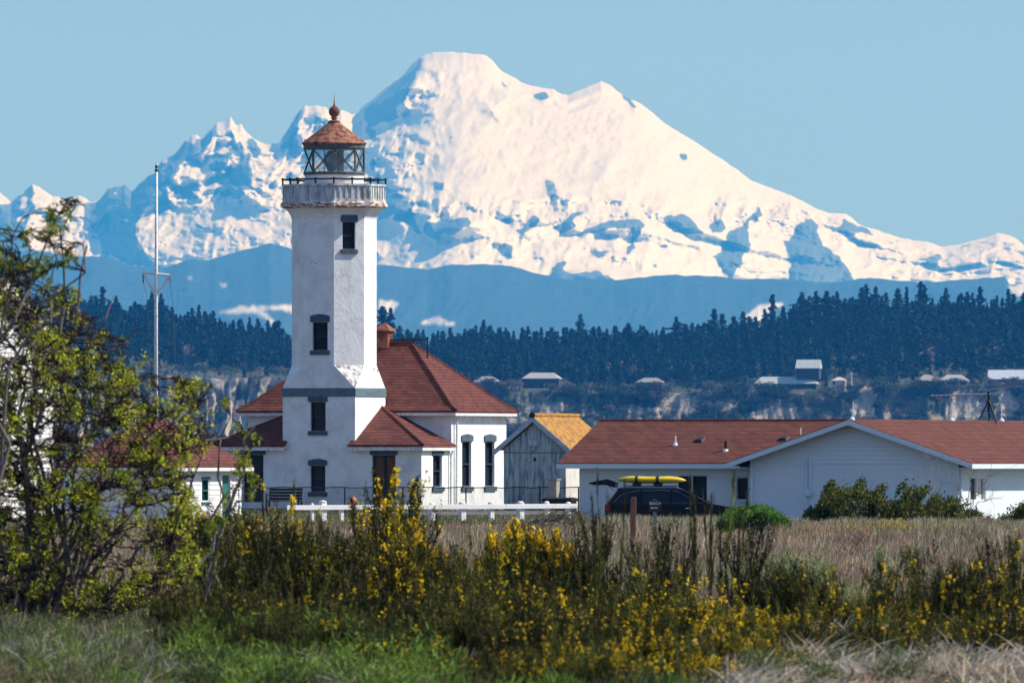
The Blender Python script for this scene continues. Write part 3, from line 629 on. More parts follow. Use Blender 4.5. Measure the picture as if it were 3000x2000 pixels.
# ================================================================ SMALL SHED AND TALL HOUSE ON THE LEFT
Y = 400; k_ = S(Y); SB = .3
HS = empty('white_hut', (P(505,1340,Y).x, Y, SB), -A, 'small white clapboard hut with red hip roof, green door and green window', 'hut')
sz = lambda py: EYE-SB+(HZ-py)/k_
LL = 5.9; WD = 3.9; Fs = Face((0,0,0), (0,1)); yy = lambda px: (px-505)/(k_*SA)
wh = (yy(586),yy(604),sz(1470),sz(1404)); dh = (yy(641),yy(662),0.02,sz(1392))
w = MB(); wallface(w, Fs, 0, LL, 0, sz(1372), (wh, dh), depth=.1); wallface(w, Face((-WD,0,0), (1,0)), 0, WD, 0, sz(1372)); wallface(w, Face((0,LL,0), (-1,0)), 0, WD, 0, sz(1372))
for i in range(11):
    z = .1+.18*i
    for u0_, u1_ in (((0, wh[0]-.06),(wh[1]+.06, dh[0]-.06),(dh[1]+.06, LL)) if wh[2]-.1 < z < wh[3]+.05 else ((0, dh[0]-.06),(dh[1]+.06, LL))):
        w.add([Fs.pt(u0_,z,.025), Fs.pt(u1_,z,.025), Fs.pt(u1_,z+.175,.002), Fs.pt(u0_,z+.175,.002), Fs.pt(u0_,z,0), Fs.pt(u1_,z,0)], [(0,1,2,3),(4,5,1,0)])
w.build('wall', M['white'], HS)
window(HS, Fs, *wh, lint=.08, lh=.08, sh=.08, mull=True, trim='green', fr='green', inset=.05)
dd = MB(); dd.fbox(Fs, dh[0], dh[1], dh[2], dh[3], -.08, -.04)
for a, b_ in ((.1,.35),(.4,.68)): dd.fbox(Fs, dh[0]+.12, dh[1]-.12, dh[3]*a, dh[3]*b_, -.045, -.02)
dd.build('door', M['green'], HS)
t = MB()
for u in (dh[0]-.16, dh[1]+.02): t.fbox(Fs, u, u+.12, 0, dh[3]+.05, .0, .04)
t.fbox(Fs, dh[0]-.2, dh[1]+.2, dh[3]+.05, dh[3]+.2, 0, .05); t.fbox(Fs, LL-.18, LL, 0, sz(1372), .03, .05); t.fbox(Fs, 0, .15, 0, sz(1372), .03, .05); t.build('trim', M['white'], HS)
# hip roof (ridge runs along the long side)
z_ = sz(1364); e_ = .35; w2 = (WD+2*e_)/2; rise = sz(1228)-z_
rr2 = MB(); x0, x1, y0, y1 = -WD-e_, e_, -e_, LL+e_; vs = [(x0,y0,z_),(x1,y0,z_),(x1,y1,z_),(x0,y1,z_),(x0+w2,y0+w2,z_+rise),(x0+w2,y1-w2,z_+rise)]+[(x0,y0,z_-.06),(x1,y0,z_-.06),(x1,y1,z_-.06),(x0,y1,z_-.06)]
rr2.add(vs, [(0,1,4),(1,2,5,4),(2,3,5),(3,0,4,5),(0,6,7,1),(1,7,8,2),(2,8,9,3),(3,9,6,0),(6,9,8,7)]); rr2.build('roof', M['roof'], HS)
f = MB(); f.box(x1-.07,x1+.02,y0,y1,z_-.18,z_-.065); f.box(x0,x1-.075,y0-.02,y0+.05,z_-.18,z_-.065); f.box(.01,x1-.08,y0+.06,y1,z_-.1,z_-.08); f.build('fascia', M['white'], HS)
MB().tube([(x0+w2,y0+w2,z_+rise-.1),(x0+w2,y0+w2,z_+rise+.45)], .04, 6).build('roof_pipe', M['white'], HS)
# tall house: its lit gable faces right
Y = 398; k_ = S(Y); TB = .35
TH = empty('tall_house', (P(-185,1340,Y).x, Y, TB), -A, 'tall clapboard house with a steep gable, half hidden behind the leafy shrub', 'house')
tz = lambda py: EYE-TB+(HZ-py)/k_
dl = 310/(k_*SA); Ft = Face((0,0,0), (0,1)); e0 = tz(1025); pk = tz(818)
w = MB(); wallface(w, Ft, 0, dl, 0, e0, [((1.6,2.5,tz(1270),tz(1130)))]); w.add([Ft.pt(0,e0), Ft.pt(dl,e0), Ft.pt(dl/2,pk)], [(0,1,2)])
for i in range(34):
    z = .1+.2*i
    hwz = dl/2 if z < e0-.2 else dl/2*(pk-z-.25)/(pk-e0)
    if hwz < .2: continue
    if tz(1270)-.2 < z < tz(1130)+.05: spans = ((0,1.5),(2.6,dl))
    else: spans = ((dl/2-hwz, dl/2+hwz),)
    for a, b_ in spans: w.add([Ft.pt(a,z,.03), Ft.pt(b_,z,.03), Ft.pt(b_,z+.195,.003), Ft.pt(a,z+.195,.003), Ft.pt(a,z,0), Ft.pt(b_,z,0)], [(0,1,2,3),(4,5,1,0)])
wallface(w, Face((-9,0,0), (1,0)), 0, 9, 0, e0); wallface(w, Face((0,dl,0), (-1,0)), 0, 9, 0, e0); w.build('wall', M['white'], TH)
window(TH, Ft, 1.6, 2.5, tz(1270), tz(1130), lint=.1, lh=.1, sh=.1, trim='white', fr='white', inset=.08)
r = MB(); o1 = .45; sp = (pk-e0)/(dl/2)
for s_ in (0, 1):
    ya_, yb_ = (-o1, dl/2) if s_ == 0 else (dl+o1, dl/2); q = [(-9,ya_,e0-sp*o1+.05),(.5,ya_,e0-sp*o1+.05),(.5,yb_,pk+.05),(-9,yb_,pk+.05)]
    r.slab(q if s_ == 0 else q[::-1], .08)
r.build('roof', M['roof'], TH)
r = MB()
for ya_, yb_ in ((-o1,dl/2),(dl+o1,dl/2)):
    a = Vector((.5,ya_,e0-sp*o1+.04)); b_ = Vector((.5,yb_,pk+.04)); dn = Vector((0,0,-.26)); dx_ = Vector((.05,0,0)); r.hexa([a+dn, a+dn+dx_, b_+dn+dx_, b_+dn, a, a+dx_, b_+dx_, b_])
    a -= Vector((.0,0,.27)); b_ -= Vector((.0,0,.27)); dm = Vector((-.49,0,0)); r.hexa([a+dm, a, b_, b_+dm, a+dm+Vector((0,0,.03)), a+Vector((0,0,.03)), b_+Vector((0,0,.03)), b_+dm+Vector((0,0,.03))])
r.build('rake_board', M['white'], TH)

# ================================================================ FLAG MAST
Y = 430; k_ = S(Y); FM = empty('signal_mast', (P(457,1340,Y).x, Y, .66), 0, 'tall white signal mast with a triangular yard, standing left of the tower', 'mast')
fz = lambda py: EYE-.66+(HZ-py)/k_
t = MB(); t.tube([(0,0,0),(0,0,fz(870)),(.02,0,fz(480))], [.08,.065,.045], 10); t.build('pole', M['whitew'], FM, smooth=True)
t = MB(); t.lathe([(.03,fz(505)),(.07,fz(502)),(.07,fz(496)),(.04,fz(494)),(.07,fz(490)),(.05,fz(484)),(.02,fz(478))], 10, (.02,0)); t.build('truck', M['irong'], FM)
t = MB(); t.tube([(-37/k_,0,fz(799)),(40/k_,0,fz(806))], .045, 8); t.tube([(-37/k_,0,fz(799)),(0,0,fz(868))], .045, 8); t.tube([(40/k_,0,fz(806)),(0,0,fz(868))], .045, 8); t.build('yard', M['white'], FM)
t = MB(); 
for px_, pts in ((-38,[(799,0),(830,1),(860,10),(960,16),(1080,20)]),(41,[(806,0),(850,3),(900,9),(980,14),(1090,18)])):
    t.tube([((px_+dx_)/k_,0,fz(py)) for py, dx_ in pts], .009, 4); t.tube([(px_/k_,0,fz(802)),((px_+1)/k_,0,fz(828))], .03, 6)
t.tube([(50/k_,0,fz(930)),(58/k_,0,fz(1090))], .009, 4); t.build('halyard', M['asphaltgrey'], FM)
# ================================================================ FENCES, HYDRANT, BENCH, CABINET, SIGN
Y = 397; k_ = S(Y); zg = .38
fx = lambda px: (px-1270)/k_/math.cos(R(38))
WF = empty('white_rail_fence', (P(1270,1340,Y).x, Y, zg), R(38), 'low white post and rail fence along the lawn in front of the lighthouse', 'fence')
qz = lambda py: EYE-zg+(HZ-py)/k_
t = MB(); xs_ = [845,1060,1250,1480,1692]
for a, b_ in zip(xs_[:-1], xs_[1:]):
    ya = 1484-2*(a-845)/850; t.hexa([(fx(a),-.06,qz(ya+8)),(fx(b_)-.01,-.06,qz(ya+7.5)),(fx(b_)-.01,0,qz(ya+7.5)),(fx(a),0,qz(ya+8)),(fx(a),-.06,qz(ya-6)),(fx(b_)-.01,-.06,qz(ya-6.5)),(fx(b_)-.01,0,qz(ya-6.5)),(fx(a),0,qz(ya-6))])
t.build('rail', M['white'], WF, bevel=.008)
t = MB(); 
for a, b_ in zip(xs_[1:-1], xs_[2:]): t.box(fx(a),fx(b_)-.01,.5,.55,qz(1508),qz(1497))
t.build('lower_rail', M['asphaltgrey'], WF)
for px, top, wd_ in ((862,1470,.1),(922,1474,.1),(955,1466,.2),(1007,1480,.12),(1186,1480,.12),(1270,1474,.17),(1359,1471,.2),(1443,1471,.17),(1530,1470,.2),(1606,1470,.15),(1670,1472,.15)):
    t = MB(); h = wd_/2; t.box(fx(px)-h,fx(px)+h,.003,wd_,-.1,qz(top+4)); t.lathe([(h*1.1,qz(top+4)),(h*1.3,qz(top+2.5)),(h*1.1,qz(top)),(h*.3,qz(top-2))], 12, (fx(px),h)); t.build('post', M['whitew'], WF)
Y = 411; k_ = S(Y); zg2 = .6
CF = empty('chain_link_fence', (0, Y, zg2), 0, 'see-through chain-link fence in front of the lighthouse buildings', 'fence')
qz2 = lambda py: EYE-zg2+(HZ-py)/k_; fx = lambda px: (px-1500)/k_
x0, x1 = fx(545), fx(1700); zt2 = qz2(1427); t = MB()
seg = 40; pts = [(x0+(x1-x0)*i/seg, 0, zt2+.03*math.sin(i*2.1)*.5+rng.normal()*.006) for i in range(seg+1)]; t.tube(pts, .018, 5); t.build('top_wire', M['iron'], CF)
rb = Rib(); st = .075; hgt = zt2-.02; nn = int((x1-x0)/st)
P0 = []
for i in range(-int(hgt/st), nn):
    for s_ in (1, -1):
        xa = x0+i*st if s_ == 1 else x0+i*st+hgt; xb = xa+s_*hgt
        P0.append([(xa, .003*s_, 0), (xb, .003*s_, hgt)])
P0 = np.array(P0); ok_ = (P0[:, :, 0].min(1) > x0) & (P0[:, :, 0].max(1) < x1); P0 = P0[ok_]
rb.ribbons(P0, np.full(2, .006), np.full((len(P0), 3), .06), side=np.tile(np.array([[[0,1,0]]]), (len(P0),1,1)))
rb.build('wire_mesh', M['blade'], CF)
for px in (560,705,860,1010,1180,1365,1582,1695):
    t = MB(); t.tube([(fx(px),.03,-.05),(fx(px),.03,zt2+.02)], .025, 8); t.build('post', M['iron'], CF)
Y = 406; k_ = S(Y); zg = .5; HY = empty('fire_hydrant', (P(1034,1340,Y).x, Y, zg), 0, 'rusty orange fire hydrant on the lawn below the tower', 'hydrant')
q = lambda py: EYE-zg+(HZ-py)/k_
t = MB(); t.lathe([(.16,-.05),(.16,.03),(.1,.05),(.1,q(1484)),(.15,q(1482)),(.15,q(1478)),(.11,q(1477)),(.11,q(1468)),(.14,q(1467)),(.13,q(1462)),(.08,q(1456)),(.04,q(1454)),(.04,q(1451)),(.01,q(1450))], 14); t.build('barrel', M['copper'], HY, smooth='auto')
t = MB(); 
for a in (0, 120, 240):
    d = Vector((math.cos(R(a-20)), math.sin(R(a-20)), 0)); c = Vector((0,0,q(1474))); t.tube([c+d*.08, c+d*.17], .06, 10); t.tube([c+d*.165, c+d*.2], .075, 6)
t.build('nozzle', M['copper'], HY)
Y = 417; k_ = S(Y); zg = .66; BN = empty('garden_bench', (P(832,1340,Y).x, Y, zg), R(-14), 'dark slatted bench against the building at the foot of the tower', 'bench')
t = MB()
for i in range(4): t.box(-.62,.62,.2+.02*i,.23+.02*i,.42+.11*i,.51+.11*i)
t.build('backrest', M['iron'], BN); t = MB()
for i in range(4): t.box(-.62,.62,-.22+.1*i,-.14+.1*i,.38,.41)
t.build('seat', M['iron'], BN)
for x in (-.6,.6):
    for y in (-.2,.2): t = MB(); t.box(x-.03,x+.03,y-.03,y+.03,-.02,.38); t.build('leg', M['iron'], BN)
    t = MB(); t.box(x-.03,x+.03,-.24,.2,.6,.64); t.box(x-.025,x+.025,-.22,-.18,.41,.6); t.build('armrest', M['iron'], BN)
Y = 408; k_ = S(Y); EC = empty('utility_cabinet', (P(1622,1340,Y).x, Y, .35), -A, 'tall beige utility cabinet standing before the corrugated shed', 'cabinet')
q = lambda py: EYE-.35+(HZ-py)/k_
t = MB(); t.box(-.16,.16,-.14,.2,-.1,q(1406)); t.build('body', M['concrete'], EC, bevel=.015); t = MB(); t.box(-.19,.19,-.17,.23,q(1406),q(1402)); t.build('lid', M['concrete'], EC)
t = MB(); t.box(-.13,.13,-.155,-.142,q(1452),q(1412)); t.box(.08,.1,-.18,-.156,q(1440),q(1432)); t.build('door', M['concrete'], EC)
Y = 402; k_ = S(Y); BX = empty('storage_bin', (P(1648,1340,Y).x, Y, .35), -A, 'low black storage bin at the left corner of the cottage behind the white rail', 'bin')
q = lambda py: EYE-.35+(HZ-py)/k_
t = MB(); t.box(-.62,.42,-.3,.3,0,q(1468)); t.build('body', M['iron'], BX, bevel=.03); t = MB(); t.prism([(-.33,q(1468)),(.33,q(1468)),(.3,q(1459)),(-.1,q(1456)),(-.3,q(1460))], -.65, .45, axis='x'); t.build('lid', M['rubber'], BX)
# sign and the lone post in the dry grass
Y = 300; k_ = S(Y); X = P(1918,1340,Y).x; zg = float(gz(X, Y))
SG = empty('trail_sign', (X, Y, zg), R(3), 'small brown trail sign reading BEACH with an arrow, in the dry grass before the car', 'sign')
q = lambda py: EYE-zg+(HZ-py)/k_
t = MB(); c = [(-17,1468),(-14,1465),(16,1465),(19,1468),(19,1494),(16,1498),(-14,1498),(-17,1494)]; t.prism([(a/k_, q(b_)) for a, b_ in c][::-1], -.03, 0); t.build('board', mat('dark_brown_board', (.06,.035,.025), .6, .2, 8), SG)
t = MB(); t.box(-.035,.055,.002,.07,-.1,q(1462)); t.build('post', M['greywood'], SG)
fc = bpy.data.curves.new('lettering', 'FONT'); fc.body = 'BEACH'; fc.size = 10.5/k_; fc.extrude = .003; fc.offset = .0012; fc.align_x = 'CENTER'; fc.align_y = 'CENTER'
fo_ = bpy.data.objects.new('lettering', fc); COL.objects.link(fo_); fo_.parent = SG; fo_.location = (1/k_, -.034, q(1474)); fo_.rotation_euler = (R(90), 0, 0); fc.materials.append(M['white'])
me_ = bpy.data.meshes.new_from_object(fo_.evaluated_get(bpy.context.evaluated_depsgraph_get())); lo_ = bpy.data.objects.new('lettering', me_); COL.objects.link(lo_); lo_.parent = SG; lo_.location = fo_.location; lo_.rotation_euler = fo_.rotation_euler; bpy.data.objects.remove(fo_); lo_.name = 'lettering'
t = MB(); zc = q(1487); t.box(-8/k_,9/k_,-.036,-.031,zc-.012,zc+.012); t.prism([(-8/k_,zc-.03),(-13/k_,zc),(-8/k_,zc+.03)], -.036, -.031); t.build('arrow', M['white'], SG)
X = P(1856,1340,295).x; zg = float(gz(X, 295)); WP = MB(); k_ = S(295); q = lambda py: EYE+(HZ-py)/k_
w_ = .07; WP.hexa([(X-w_-.02,295,zg-.1),(X+w_-.02,295,zg-.1),(X+w_-.02,295.14,zg-.1),(X-w_-.02,295.14,zg-.1),(X-w_,295,q(1457)),(X+w_,295,q(1455)),(X+w_,295.14,q(1456)),(X-w_,295.14,q(1458))])
tag(WP.build('wooden_post', mat('reddish_post', (.36,.17,.1), .85, scale=9, col2=(.16,.07,.045), stretch=(4,4,.4)), bevel=.01), 'bare reddish wooden post left of the brown trail sign', 'post')
# strand of wire between thin stakes across the near lawn
Y = 372; k_ = S(Y); WS = empty('wire_strand_fence', (0, Y, .35), 0, 'single sagging dark wire between thin stakes in the grass before the white rail', 'fence')
fx = lambda px: (px-1500)/k_; q = lambda py: EYE-.35+(HZ-py)/k_
t = MB(); t.tube([(fx(600+10*i),0,q(1535-3*(i/90)+2.5*math.sin(i*.55))) for i in range(100)], .014, 4); t.build('wire', M['iron'], WS)
for px in (640,905,1165,1420,1590): t = MB(); t.tube([(fx(px),.02,-.1),(fx(px)+.02,.02,q(1528))], .02, 6); t.build('stake', M['greywood'], WS)

# ================================================================ CAR, KAYAK
Y = 385; k_ = S(Y); CR = empty('parked_car', (P(1975,1340,Y).x, Y, 0), R(-5), 'black estate car with raised tailgate parked before the cottage, yellow kayak above', 'car')
cxp = lambda px: (px-1975)/k_; czp = lambda py: EYE+(HZ-py)/k_
def strip(name, prof, hw, m, parent, smooth='auto', bevel=.02):
    """lofted body: prof gives (x, z, half-width)"""
    pass
# body shell: side outline lofted across the width with narrower shoulders
out = [(-2.2,.35),(-2.26,.6),(-2.22,1.0),(-2.1,1.12),(cxp(2078),1.1),(cxp(2110),1.04),(cxp(2160),.94),(cxp(2185),.82),(cxp(2192),.6),(cxp(2186),.35)]
sect = [(-.78,.94),(-.9,1.0),(-.93,1.0),(.93,1.0),(.9,1.0),(.78,.94)]
b = MB(); n = len(out)
ws = [-.9,-.86,.86,.9]; vs = []
for y, sc_ in ((-.93,.0),(-.9,1),(.9,1),(.93,.0)):
    for x, z in out:
        if sc_: vs.append((x, y, z))
        else: vs.append((x*.975, y, .35+(z-.35)*.9 if z > .35 else z))
fs = []
for j in range(3):
    for i in range(n): fs.append((j*n+i, j*n+(i+1) % n, (j+1)*n+(i+1) % n, (j+1)*n+i))
fs += [tuple(range(n))[::-1], tuple(3*n+i for i in range(n))]
b.add(vs, fs); body = b.build('body', M['carpaint'], CR, bevel=.02)
# cabin: glass block then roof and pillars
roofz = czp(1428); belt = 1.1
gp = [(-2.1,belt),(cxp(2080),belt),(cxp(1996),roofz-.05),(-1.6,roofz-.05),(-1.86,roofz-.1)]
vs = []; 
for y_, in_ in ((-1,.0),(1,.0)):
    for x, z in gp:
        inw = .86-.2*(z-belt)/(roofz-belt); vs.append((x, y_*inw, z))
m_ = len(gp); g = MB(); g.add(vs, [tuple(range(m_)), tuple(range(m_, 2*m_))[::-1]]+[(i, i+m_, (i+1) % m_+m_, (i+1) % m_) for i in range(m_)]); g.build('windows', M['carglass'], CR)
t = MB(); rw_ = .68
t.hexa([(-1.88,-rw_,roofz-.07),(cxp(1998),-rw_,roofz-.05),(cxp(1998),rw_,roofz-.05),(-1.88,rw_,roofz-.07),(-1.8,-rw_+.06,roofz-.0),(cxp(1985),-rw_+.06,roofz),(cxp(1985),rw_-.06,roofz),(-1.8,rw_-.06,roofz-.0)]); t.build('roof_panel', M['carpaint'], CR, bevel=.02)
for s_ in (-1, 1):
    t = MB(); A_ = lambda x, z: Vector((x, s_*(.875-.2*(z-belt)/(roofz-belt)), z))
    t.beam(A_(cxp(2080),belt-.02), A_(cxp(1997),roofz-.06), .06, .07); t.build('pillar', M['carpaint'], CR); t = MB(); t.beam(A_(-2.12,belt-.02), A_(-1.72,roofz-.06), .22, .06)
    t.build('pillar', M['carpaint'], CR)
    for x in (-1.05, -.05): t = MB(); t.beam(A_(x,belt-.02), A_(x+.03,roofz-.06), .07, .05); t.build('pillar', M['carpaint'], CR)
    t = MB(); t.beam(A_(-2.0,belt+.0)+Vector((0,s_*.01,0)), A_(cxp(2065),belt)+Vector((0,s_*.01,0)), .02, .02); t.tube([A_(-1.98,belt), A_(-1.72,belt+.27), A_(-1.2,roofz-.1), A_(cxp(1950),roofz-.08), A_(cxp(1990),roofz-.12), A_(cxp(2040),belt+.1)], .012, 5); t.build('window_trim', mat('blue_grey_trim', (.12,.2,.3), .3, metal=.4), CR)
    t = MB(); t.beam(Vector((-1.6,s_*.6,roofz+.04)), Vector((.05,s_*.6,roofz+.04)), .04); t.build('roof_rail', M['iron'], CR)
    t = MB(); t.hexa([(cxp(2040),s_*.93,1.1),(cxp(2052),s_*.93,1.1),(cxp(2052),s_*1.08,1.12),(cxp(2040),s_*1.08,1.12),(cxp(2041),s_*.93,1.24),(cxp(2050),s_*.93,1.22),(cxp(2050),s_*1.08,1.22),(cxp(2041),s_*1.08,1.24)]); t.build('wing_mirror', M['carpaint'], CR, bevel=.01)
    t = MB(); t.box(-2.24,-2.06,min(s_*.62,s_*.935),max(s_*.62,s_*.935),.84,1.06); t.build('tail_light', M['red'], CR, bevel=.02)
    for x in (-.62,.45): t = MB(); t.beam((x,s_*.945,.93),(x+.18,s_*.945,.93), .03); t.build('door_handle', M['chrome'], CR)
    t = MB(); t.box(cxp(2160),cxp(2190),min(s_*.6,s_*.9),max(s_*.6,s_*.9),.66,.8); t.build('headlight', M['chrome'], CR, bevel=.02)
    for x in (-1.42, 1.45):
        w = MB(); 
        ring = lambda r, y: [(x+r*math.cos(2*math.pi*i/24), y, .34+r*math.sin(2*math.pi*i/24)) for i in range(24)]
        y0_, y1_ = s_*.72, s_*.95; w.add(ring(.34,y0_)+ring(.34,y1_)+ring(.22,y1_), [(i, (i+1) % 24, 24+(i+1) % 24, 24+i) for i in range(24)]+[(24+i, 24+(i+1) % 24, 48+(i+1) % 24, 48+i) for i in range(24)]+[tuple(range(24))])
        wo = w.build('wheel', M['rubber'], CR); w = MB(); y2_ = s_*.93; w.add(ring(.22,y2_), [tuple(range(24))])
        for i in range(5): a = R(72*i); w.beam((x,s_*.94,.34), (x+.2*math.cos(a),s_*.94,.34+.2*math.sin(a)), .05, .02)
        w.build('rim', M['asphaltgrey'], wo)
t = MB(); 
for x in (cxp(1868), cxp(1930)): t.beam((x,-.7,roofz+.08), (x,.7,roofz+.08), .06, .04)
t.build('roof_bars', M['iron'], CR)
t = MB(); tp = [(cxp(1808),czp(1411)),(cxp(1784),czp(1402)),(cxp(1750),czp(1408)),(cxp(1727),czp(1414)),(cxp(1729),czp(1417)),(cxp(1744),czp(1420)),(cxp(1778),czp(1420)),(cxp(1805),czp(1428))]
t.prism(tp, -.62, .62); tg = t.build('tailgate', M['carpaint'], CR, bevel=.02)
t = MB(); t.prism([(cxp(1800),czp(1415)),(cxp(1784),czp(1404)),(cxp(1764),czp(1408)),(cxp(1772),czp(1416))], -.625, .625); t.build('rear_window', M['carglass'], tg)
t = MB(); t.beam((cxp(1738),-.45,czp(1412)),(cxp(1758),-.45,czp(1407)), .25, .02); t.build('light_strip', M['red'], tg)
for s_ in (-1, 1): t = MB(); t.tube([(cxp(1776),s_*.6,czp(1420)),(cxp(1800),s_*.66,czp(1444))], .014, 6); t.build('strut', M['chrome'], CR)
# kayak
KY = empty('kayak', CR.location, R(-5), 'bright yellow kayak strapped to the roof of the black car', 'kayak')
xa, xb = cxp(1808), cxp(2010); zc = (czp(1394)+czp(1415))/2; vs = []; ns = 20; nr = 14
for i in range(ns+1):
    u = i/ns; x = xa+(xb-xa)*u; w_ = .34*min(1, (1-abs(2*u-1)**2)**.6+.06); h_ = .115*min(1, (1-abs(2*u-1)**2.6)**.6+.12); zc_ = zc-.04*max(0, u-.75)*4*.7+.01*math.sin(u*9)
    for j in range(nr):
        a = 2*math.pi*j/nr; vs.append((x, w_*math.copysign(abs(math.cos(a))**.8, math.cos(a)), zc_+h_*math.copysign(abs(math.sin(a))**.8, math.sin(a))))
t = MB(); t.add(vs, [(i*nr+j, i*nr+(j+1) % nr, (i+1)*nr+(j+1) % nr, (i+1)*nr+j) for i in range(ns) for j in range(nr)]+[tuple(range(nr))[::-1], tuple(ns*nr+j for j in range(nr))]); t.build('hull', M['kayak'], KY, smooth=True)
for px in (1866, 1928):
    t = MB(); x = cxp(px); pts = [(x,.38*math.cos(a),zc-.02+.145*math.sin(a)) for a in np.linspace(0, 2*math.pi, 17)]
    for p, q_ in zip(pts[:-1], pts[1:]): t.beam(p, q_, .09, .02)
    t.build('strap', M['iron'], KY)
    t = MB(); t.box(x-.13,x+.13,-.3,.3,zc-.2,zc-.11); t.build('foam_block', M['rubber'], KY)
# ================================================================ FAR SHORE
btop = interp([(-600,1100),(0,1095),(400,1095),(640,1105),(900,1110),(1300,1125),(1500,1138),(1800,1150),(2200,1142),(2450,1146),(2700,1132),(3000,1122),(3600,1110)])
ttop = interp([(-600,830),(0,835),(200,850),(262,838),(335,845),(375,868),(470,848),(535,895),(600,872),(645,905),(700,925),(745,905),(860,955),(1100,958),(1180,945),(1250,958),(1300,950),(1385,938),(1440,940),(1500,948),(1560,958),(1650,938),(1760,945),(1900,942),(1960,935),(2040,925),(2100,930),(2180,912),(2250,895),(2310,878),(2345,852),(2420,842),(2465,828),(2560,832),(2700,838),(2900,842),(3000,850),(3600,860)])
def fargrid(px, t):      # picture row and distance of the far land; t<0 is the bluff face, 0..1 the rising wooded land
    b = btop(px); sky_ = ttop(px)+118
    py = np.where(t < 0, b+(1368-b)*(-t), b+(sky_-b)*np.clip(t, 0, 1)); Yd = np.where(t < 0, 8060+60*t, 8060+900*t)
    return py, Yd
pxs = np.arange(-600, 3601, 7.0); ts = np.concatenate([np.linspace(-1,0,42), np.linspace(.04,1,16), [1.4,2.2]])
PX, T = np.meshgrid(pxs, ts); py, Yd = fargrid(PX, T)
gul = fbm(PX/30+T*2.5*np.sin(PX/170), T*1.3+3, 11, 5, ridged=True); cliff = (T < 0)*np.clip(-T*6, 0, 1)*np.clip((T+1)*8, 0, 1)
Yd = Yd+cliff*(gul-.5)*np.where(PX > 1080, 15, 30)+cliff*(fbm(PX/9, T*4, 13, 4, ridged=True)-.5)*np.where(PX > 1080, 9, 20)
X = (PX-1500)*Yd/F; Z = EYE+(HZ-py)*Yd/F; Z = np.where(T > 1, Z-(T-1)*30, Z); Z += (T >= 0)*(fbm(PX/60, T*5, 15)-.5)*5
sand = np.zeros_like(PX)
wx = PX+(fbm(PX/18, py/18, 21)-.5)*40; wy_ = py+(fbm(PX/18, py/18, 22)-.5)*34
def ell(cx_, cy_, rx, ry_): return ((wx-cx_)/rx)**2+((wy_-cy_)/ry_)**2 < 1
for e in ((2265,1218,75,20),(2525,1205,40,45),(2545,1160,25,25),(2835,1195,62,48),(2948,1190,30,50),(2000,1180,60,30),(1900,1210,60,16),(2120,1190,40,18),(1640,1190,22,12),(1560,1195,30,18),(1610,1215,30,12),(1500,1230,60,16),(2600,1222,20,10)): sand[ell(*e)] = 1
lft = (PX < 1050)*(fbm(PX/16, py/34, 31, 4) > .42)*(T < -.02); sand = np.maximum(sand, lft*1.0)
sand = np.maximum(sand, ((fbm(PX/45, py/24, 33, 4) > .55)*(T < 0)*(PX > 1300))*.35)
shrubm = (fbm(PX/50, py/26, 41, 4) > .44)*1.0*(T < 0)*(PX > 1050); shrubm = np.where(sand > .6, 0, shrubm); shrubm = np.where(T >= 0, np.clip(.45+.6*fbm(PX/20, T*9, 43, 3), 0, 1), shrubm)
m, nt, b = nodes('bluff'); L = nt.links.new; b.inputs['Roughness'].default_value = .95
def attr(nt, nm): a = N(nt, 'Attribute'); a.attribute_name = nm; return a
t = N(nt, 'TexCoord'); n = N(nt, 'TexNoise'); n.inputs['Scale'].default_value = .06; n.inputs['Detail'].default_value = 7; n.inputs['Roughness'].default_value = .7; L(t.outputs['Object'], n.inputs[0])
r0 = N(nt, 'ValToRGB'); L(n.outputs[0], r0.inputs[0]); r0.color_ramp.elements[0].position = .38; r0.color_ramp.elements[0].color = (.03,.05,.03,1); r0.color_ramp.elements[1].position = .62; r0.color_ramp.elements[1].color = (.17,.12,.085,1)
r1 = N(nt, 'ValToRGB'); L(n.outputs[0], r1.inputs[0]); r1.color_ramp.elements[0].position = .3; r1.color_ramp.elements[0].color = (.19,.155,.12,1); r1.color_ramp.elements[1].position = .65; r1.color_ramp.elements[1].color = (.52,.45,.36,1)
x1_ = N(nt, 'Mix', data_type='RGBA'); L(attr(nt, 'shrub').outputs['Fac'], x1_.inputs['Factor']); L(r0.outputs[0], x1_.inputs['A']); x1_.inputs['B'].default_value = (.025,.045,.028,1)
x2_ = N(nt, 'Mix', data_type='RGBA'); L(attr(nt, 'sand').outputs['Fac'], x2_.inputs['Factor']); L(x1_.outputs['Result'], x2_.inputs['A']); L(r1.outputs[0], x2_.inputs['B']); L(x2_.outputs['Result'], b.inputs['Base Color'])
nr_, nc = PX.shape; idx = (np.arange(nr_-1)[:,None]*nc+np.arange(nc-1)[None]).ravel()
npmesh('far_bluff', np.stack([X.ravel(), Yd.ravel(), Z.ravel()], 1), np.stack([idx, idx+1, idx+nc+1, idx+nc], 1), m, attrs=dict(sand=sand, shrub=shrubm), smooth=True)['kind'] = 'structure'
def farpt(px, t):
    p, y = fargrid(np.array([float(px)]), np.array([float(t)])); return P(px, float(p[0]), float(y[0]))

